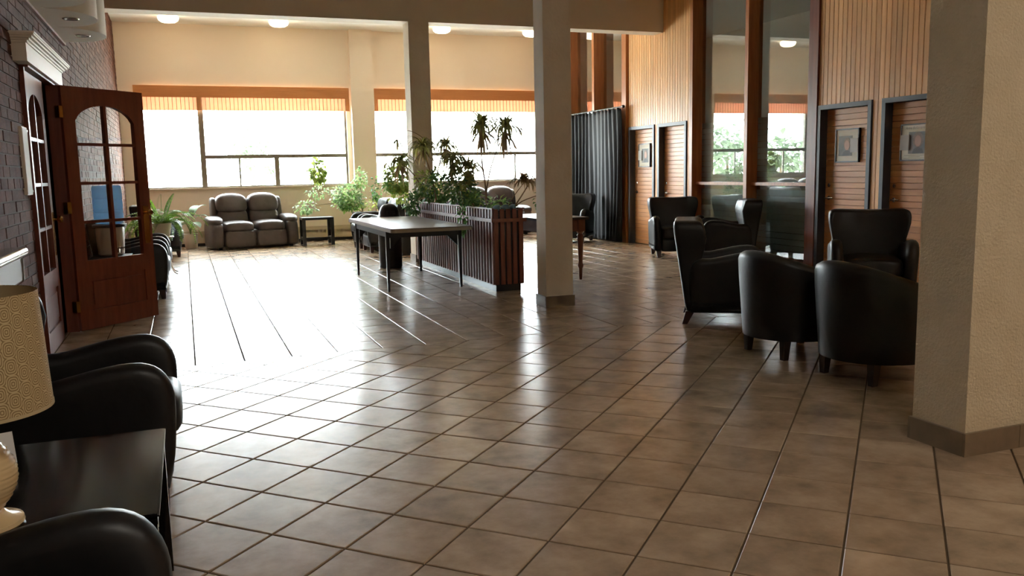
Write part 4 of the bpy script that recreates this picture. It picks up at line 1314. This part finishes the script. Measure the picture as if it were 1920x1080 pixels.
for i in range(38):
    az = 2 * PI * i / 38 + random.uniform(-0.15, 0.15)
    L = random.uniform(0.48, 0.80)
    rise = random.uniform(0.5, 1.25); droop = random.uniform(1.9, 2.9)
    if i in (22, 30, 36): rise, droop, L = 1.45, 0.5, 0.46
    pos = Vector((0.04 * math.cos(az), 0.04 * math.sin(az), 0.17)); el = rise
    h = Vector((math.cos(az), math.sin(az), 0)); s = h.cross(Vector((0, 0, 1)))
    mb = MB(); n = 22; pp = []
    for k in range(n + 1):
        pp.append(pos.copy())
        d = h * math.cos(el) + Vector((0, 0, 1)) * math.sin(el)
        wl_ = 0.085 * math.sin(PI * min(1, (k + 1.5) / (n + 2.2))) ** 0.7
        for sg in (-1, 1):
            leaf_quad(mb, pos, s * sg + d * 0.4, h.cross(s), wl_, 0.03, 0.15)
        pos = pos + d * (L / n); el = max(-1.5, el - droop / n)
    mb.tube(pp, 0.003, 4)
    mb.build('frond', 'leaflime' if i % 3 else 'leaf', t)

# broad leaf plant in a white pot
t = thing('dumb_cane', 'broad leaved plant in a white pot beside the loveseat', 'plant', (0.06, 17.42, 0))
MB().lathe([(0.105, 0), (0.112, 0.01), (0.128, 0.27), (0.135, 0.285), (0.12, 0.285), (0.115, 0.26), (0.004, 0.26)], n=28).build('pot', 'pot', t, smooth=40)
for i, (az, L, W, rise, st) in enumerate(((20, 0.30, 0.10, 1.2, 0.42), (100, 0.26, 0.11, 0.9, 0.36), (170, 0.28, 0.12, 0.5, 0.30), (230, 0.30, 0.10, 0.35, 0.26), (300, 0.30, 0.11, 0.3, 0.24), (340, 0.28, 0.10, 0.7, 0.33), (60, 0.32, 0.13, 1.4, 0.36), (200, 0.24, 0.10, 1.0, 0.40), (130, 0.24, 0.09, 0.2, 0.22))):
    a = R(az); h = Vector((math.cos(a), math.sin(a), 0))
    p0 = Vector((0, 0, 0.25)); p1 = p0 + h * 0.10 + Vector((0, 0, st))
    mb = MB()
    s = h.cross(Vector((0, 0, 1))); n = 8; el = rise; pos = p1.copy(); vs = []; fs = []
    for k in range(n + 1):
        w = 1.35 * W * math.sin(PI * min(1.0, (k + 0.4) / (n + 0.4))) ** 0.8 + 0.001
        vs += [pos - s * w / 2 + Vector((0, 0, 0.012)), pos, pos + s * w / 2 + Vector((0, 0, 0.012))]
        pos = pos + (h * math.cos(el) + Vector((0, 0, 1)) * math.sin(el)) * L / n
        el -= 1.5 / n
    for k in range(n):
        for c in (0, 1): fs.append((3 * k + c, 3 * k + c + 1, 3 * k + c + 4, 3 * k + c + 3))
    mb.add(vs, fs)
    lf = mb.build('leaf', 'leafbroad', t, smooth=True)
    MB().tube(smoothpoly([p0, (p0 + p1) / 2 - h * 0.02, p1], False, 4), 0.007, 6, 0.004).build('leaf_stalk', 'stemgreen', lf)

# ---------------------------------------------------------------- curtain
rod = thing('curtain_rod', 'black curtain rod carrying the drape across the glass panels', 'curtain rod', (7.42, 13.80, 2.45))
MB().tube([(0, 0, 0), (0, 3.9, 0)], 0.014, 10).build('rod', 'black', rod)
MB().lathe([(0.012, -0.05), (0.028, -0.03), (0.03, -0.01), (0.014, 0.0)], n=12, mat=Matrix.Rotation(R(-90), 4, 'X')).build('finial', 'black', rod, smooth=True)
for y in (0.1, 2.0, 3.85): MB().box(-0.005, 0.16, y - 0.01, y + 0.01, -0.01, 0.01).build('bracket', 'black', rod)
nx_, nz_ = 260, 26
vs = []; fs = []
cy0, cy1 = 13.87, 17.6
random.seed(3)
ph = [random.uniform(0, 6.28) for _ in range(6)]
for j in range(nz_ + 1):
    w = j / nz_
    for i in range(nx_ + 1):
        u = i / nx_
        y = cy0 + (cy1 - cy0) * u
        fold = math.sin(u * 2 * PI * 23 + ph[0] + 0.5 * math.sin(u * 19 + ph[1]) + 0.35 * math.sin(w * 3 + u * 9))
        amp = (0.022 + 0.028 * (1 - w)) * (0.6 + 0.4 * math.sin(u * 11 + ph[2]))
        pinch = 0.02 * (1 - w) * math.sin(u * 37 + ph[3])
        ys_ = y + 0.015 * math.sin(w * 5 + u * 30) - 0.06 * (1 - u) * math.sin(PI * w) * 0.6
        z = 0.02 + w * (2.445 - 0.02) - (0.012 * (1 + fold) if j == nz_ else 0)
        vs.append((7.40 + fold * amp + pinch * 0.5, ys_, z))
for j in range(nz_):
    for i in range(nx_):
        a = j * (nx_ + 1) + i
        fs.append((a, a + 1, a + nx_ + 2, a + nx_ + 1))
cm = MB(); cm.add(vs, fs)
cu = cm.build('curtain', 'curtain', None, smooth=True)
sol = cu.modifiers.new('thickness', 'SOLIDIFY'); sol.thickness = 0.004
tag(cu, 'long black fabric curtain hanging in folds before the glass panels', 'curtain')
random.seed(11)

# ---------------------------------------------------------------- pictures on the office doors
def picture(label, yc, flip, face, text):
    x = XR + 0.092
    t = thing('picture_frame', label, 'picture', (x, yc, 1.575), 0, 'framed portraits on the office doors')
    w, h = 0.40, 0.41
    for nm, (y0, y1, z0, z1) in (('frame_rail', (-w / 2, w / 2, h / 2 - 0.014, h / 2)), ('frame_rail', (-w / 2, w / 2, -h / 2, -h / 2 + 0.014)), ('frame_stile', (-w / 2, -w / 2 + 0.014, -h / 2, h / 2)), ('frame_stile', (w / 2 - 0.014, w / 2, -h / 2, h / 2))):
        MB().box(-0.03, 0.004, y0, y1, z0, z1).build(nm, 'darkwood', t)
    MB().box(-0.020, 0.0, -w / 2 + 0.01, w / 2 - 0.01, -h / 2 + 0.01, h / 2 - 0.01).build('mat_board', 'matboard', t)
    s = 1 if flip else -1
    pc = s * -0.03
    ph_ = MB().box(-0.022, -0.019, pc - 0.115, pc + 0.115, -0.125, 0.115).build('photo_print', 'photobg', t)
    def ell(cy, cz, ry, rz, xx, nm, mat, p):
        n = 20
        m = MB(); m.add([(xx, cy + ry * math.cos(2 * PI * i / n), cz + rz * math.sin(2 * PI * i / n)) for i in range(n)] + [(xx + 0.002, cy + ry * math.cos(2 * PI * i / n), cz + rz * math.sin(2 * PI * i / n)) for i in range(n)],
                        [tuple(range(n)), tuple(range(2 * n - 1, n - 1, -1))] + [(i, (i + 1) % n, n + (i + 1) % n, n + i) for i in range(n)])
        m.build(nm, mat, p)
    cy = pc + (0.03 if not flip else -0.02) * s
    if face == 1:
        ell(cy, 0.022, 0.056, 0.075, -0.0234, 'hair_print', 'hair', ph_)
        ell(cy, 0.004, 0.044, 0.062, -0.0248, 'face_print', 'skin', ph_)
    else:
        ell(cy, 0.03, 0.075, 0.085, -0.0234, 'hair_print', 'hair', ph_)
        ell(cy, 0.015, 0.045, 0.062, -0.0248, 'face_print', 'skin', ph_)
    sh_ = MB(); sh_.add([(-0.0226, cy - 0.085, -0.124), (-0.0226, cy + 0.085, -0.124), (-0.0226, cy + 0.06, -0.075), (-0.0226, cy, -0.05), (-0.0226, cy - 0.06, -0.075)], [(0, 1, 2, 3, 4)])
    sh_.build('shoulders_print', 'suit', ph_)
    MB().box(-0.036, -0.02, s * 0.13 - 0.062, s * 0.13 + 0.062, -0.085, 0.085).build('plaque', 'plaque', t)
    if text:
        cu_ = bpy.data.curves.new('name_lettering', 'FONT'); cu_.body = text; cu_.size = 0.042; cu_.align_x = 'CENTER'; cu_.shear = 0.25
        cu_.materials.append(M['ink'])
        tmp = bpy.data.objects.new('tmp_text', cu_); COL.objects.link(tmp)
        bpy.context.view_layer.update()
        me_ = bpy.data.meshes.new_from_object(tmp.evaluated_get(bpy.context.evaluated_depsgraph_get()))
        bpy.data.objects.remove(tmp)
        me_.materials.clear(); me_.materials.append(M['ink'])
        o = bpy.data.objects.new('name_lettering', me_); COL.objects.link(o); o.parent = t
        o.location = (-0.0206, 0.0, 0.145); o.rotation_euler = (R(90), 0, R(-90))
        for k, ww in enumerate((0.14, 0.08, 0.15)):
            MB().box(-0.0206, -0.0199, -ww, ww, -0.146 - k * 0.016, -0.142 - k * 0.016).build('caption_line', 'ink', t)
picture('framed portrait with grey plaque on the door beside the frosted glass panels', 8.42, False, 1, None)
picture('framed portrait with lettered mat on the door beside the stucco pillar', 7.38, True, 2, 'Anne Bellamare')
picture('framed portrait with grey plaque on the door next to the black curtain', 13.38, True, 1, None)

# ---------------------------------------------------------------- water dispenser behind the open door
t = thing('water_dispenser', 'blue water bottle on a white crock dispenser with black stand behind the french door', 'water dispenser', (-0.75, 9.78, 0))
MB().box(-0.19, 0.19, -0.19, 0.19, 0.0, 0.56).build('stand', 'blackplastic', t)
MB().lathe([(0.10, 0.56), (0.125, 0.58), (0.135, 0.72), (0.14, 0.84), (0.12, 0.87)], n=28).build('crock', 'pot', t, smooth=40)
MB().lathe([(0.16, 0.86), (0.165, 0.865), (0.165, 0.885), (0.15, 0.89)], n=28).build('collar_ring', 'blackplastic', t, smooth=40)
MB().lathe([(0.05, 0.885), (0.13, 0.90), (0.142, 0.93), (0.142, 1.0), (0.136, 1.01), (0.142, 1.02), (0.142, 1.03), (0.137, 1.04), (0.142, 1.055), (0.142, 1.14), (0.137, 1.15), (0.142, 1.16), (0.142, 1.26), (0.132, 1.285), (0.005, 1.29)], n=32).build('bottle', 'blueplastic', t, smooth=40)
sg = MB().tube([(0.06, -0.12, 0.64), (0.08, -0.17, 0.64), (0.08, -0.185, 0.60)], 0.014, 8)
sg.tube([(0.08, -0.17, 0.65), (0.14, -0.19, 0.655)], 0.009, 6)
sg.build('spigot', 'chrome', t, smooth=40)

# ---------------------------------------------------------------- outdoors
ORG[0] = Vector((0, 0, 500))
gr = MB().box(-80, 80, YB + 0.4, 160, -0.9, -0.6)
tag(gr.build('outdoor_ground', 'outground'), 'pale open ground outside the windows', None, None, 'structure')
random.seed(21)
for i, (x, y, h, w) in enumerate(((-7, 52, 4.4, 2.2), (-14, 54, 5.0, 2.4), (-21, 52, 5.4, 2.6), (-28, 55, 4.6, 2.4), (-35, 53, 5.0, 2.4), (4.2, 58, 6.0, 1.8))):
    t = thing('outdoor_tree', 'pale leafy tree standing outside beyond the windows', 'tree', (x, y, -0.6), 0, 'trees outside the windows')
    MB().tube([(0, 0, 0), (0.05, 0, h * 0.5)], 0.16, 8, 0.08).build('trunk', 'stem', t)
    mb = MB()
    for k in range(6):
        clump(mb, (random.uniform(-0.5, 0.5) * w, random.uniform(-0.4, 0.4) * w, h * random.uniform(0.35, 0.8)), (w * 0.6, w * 0.6, h * 0.22), 90, 0.6, 0.4)
    stuffpart(mb, 'crown', 'outtree', t)
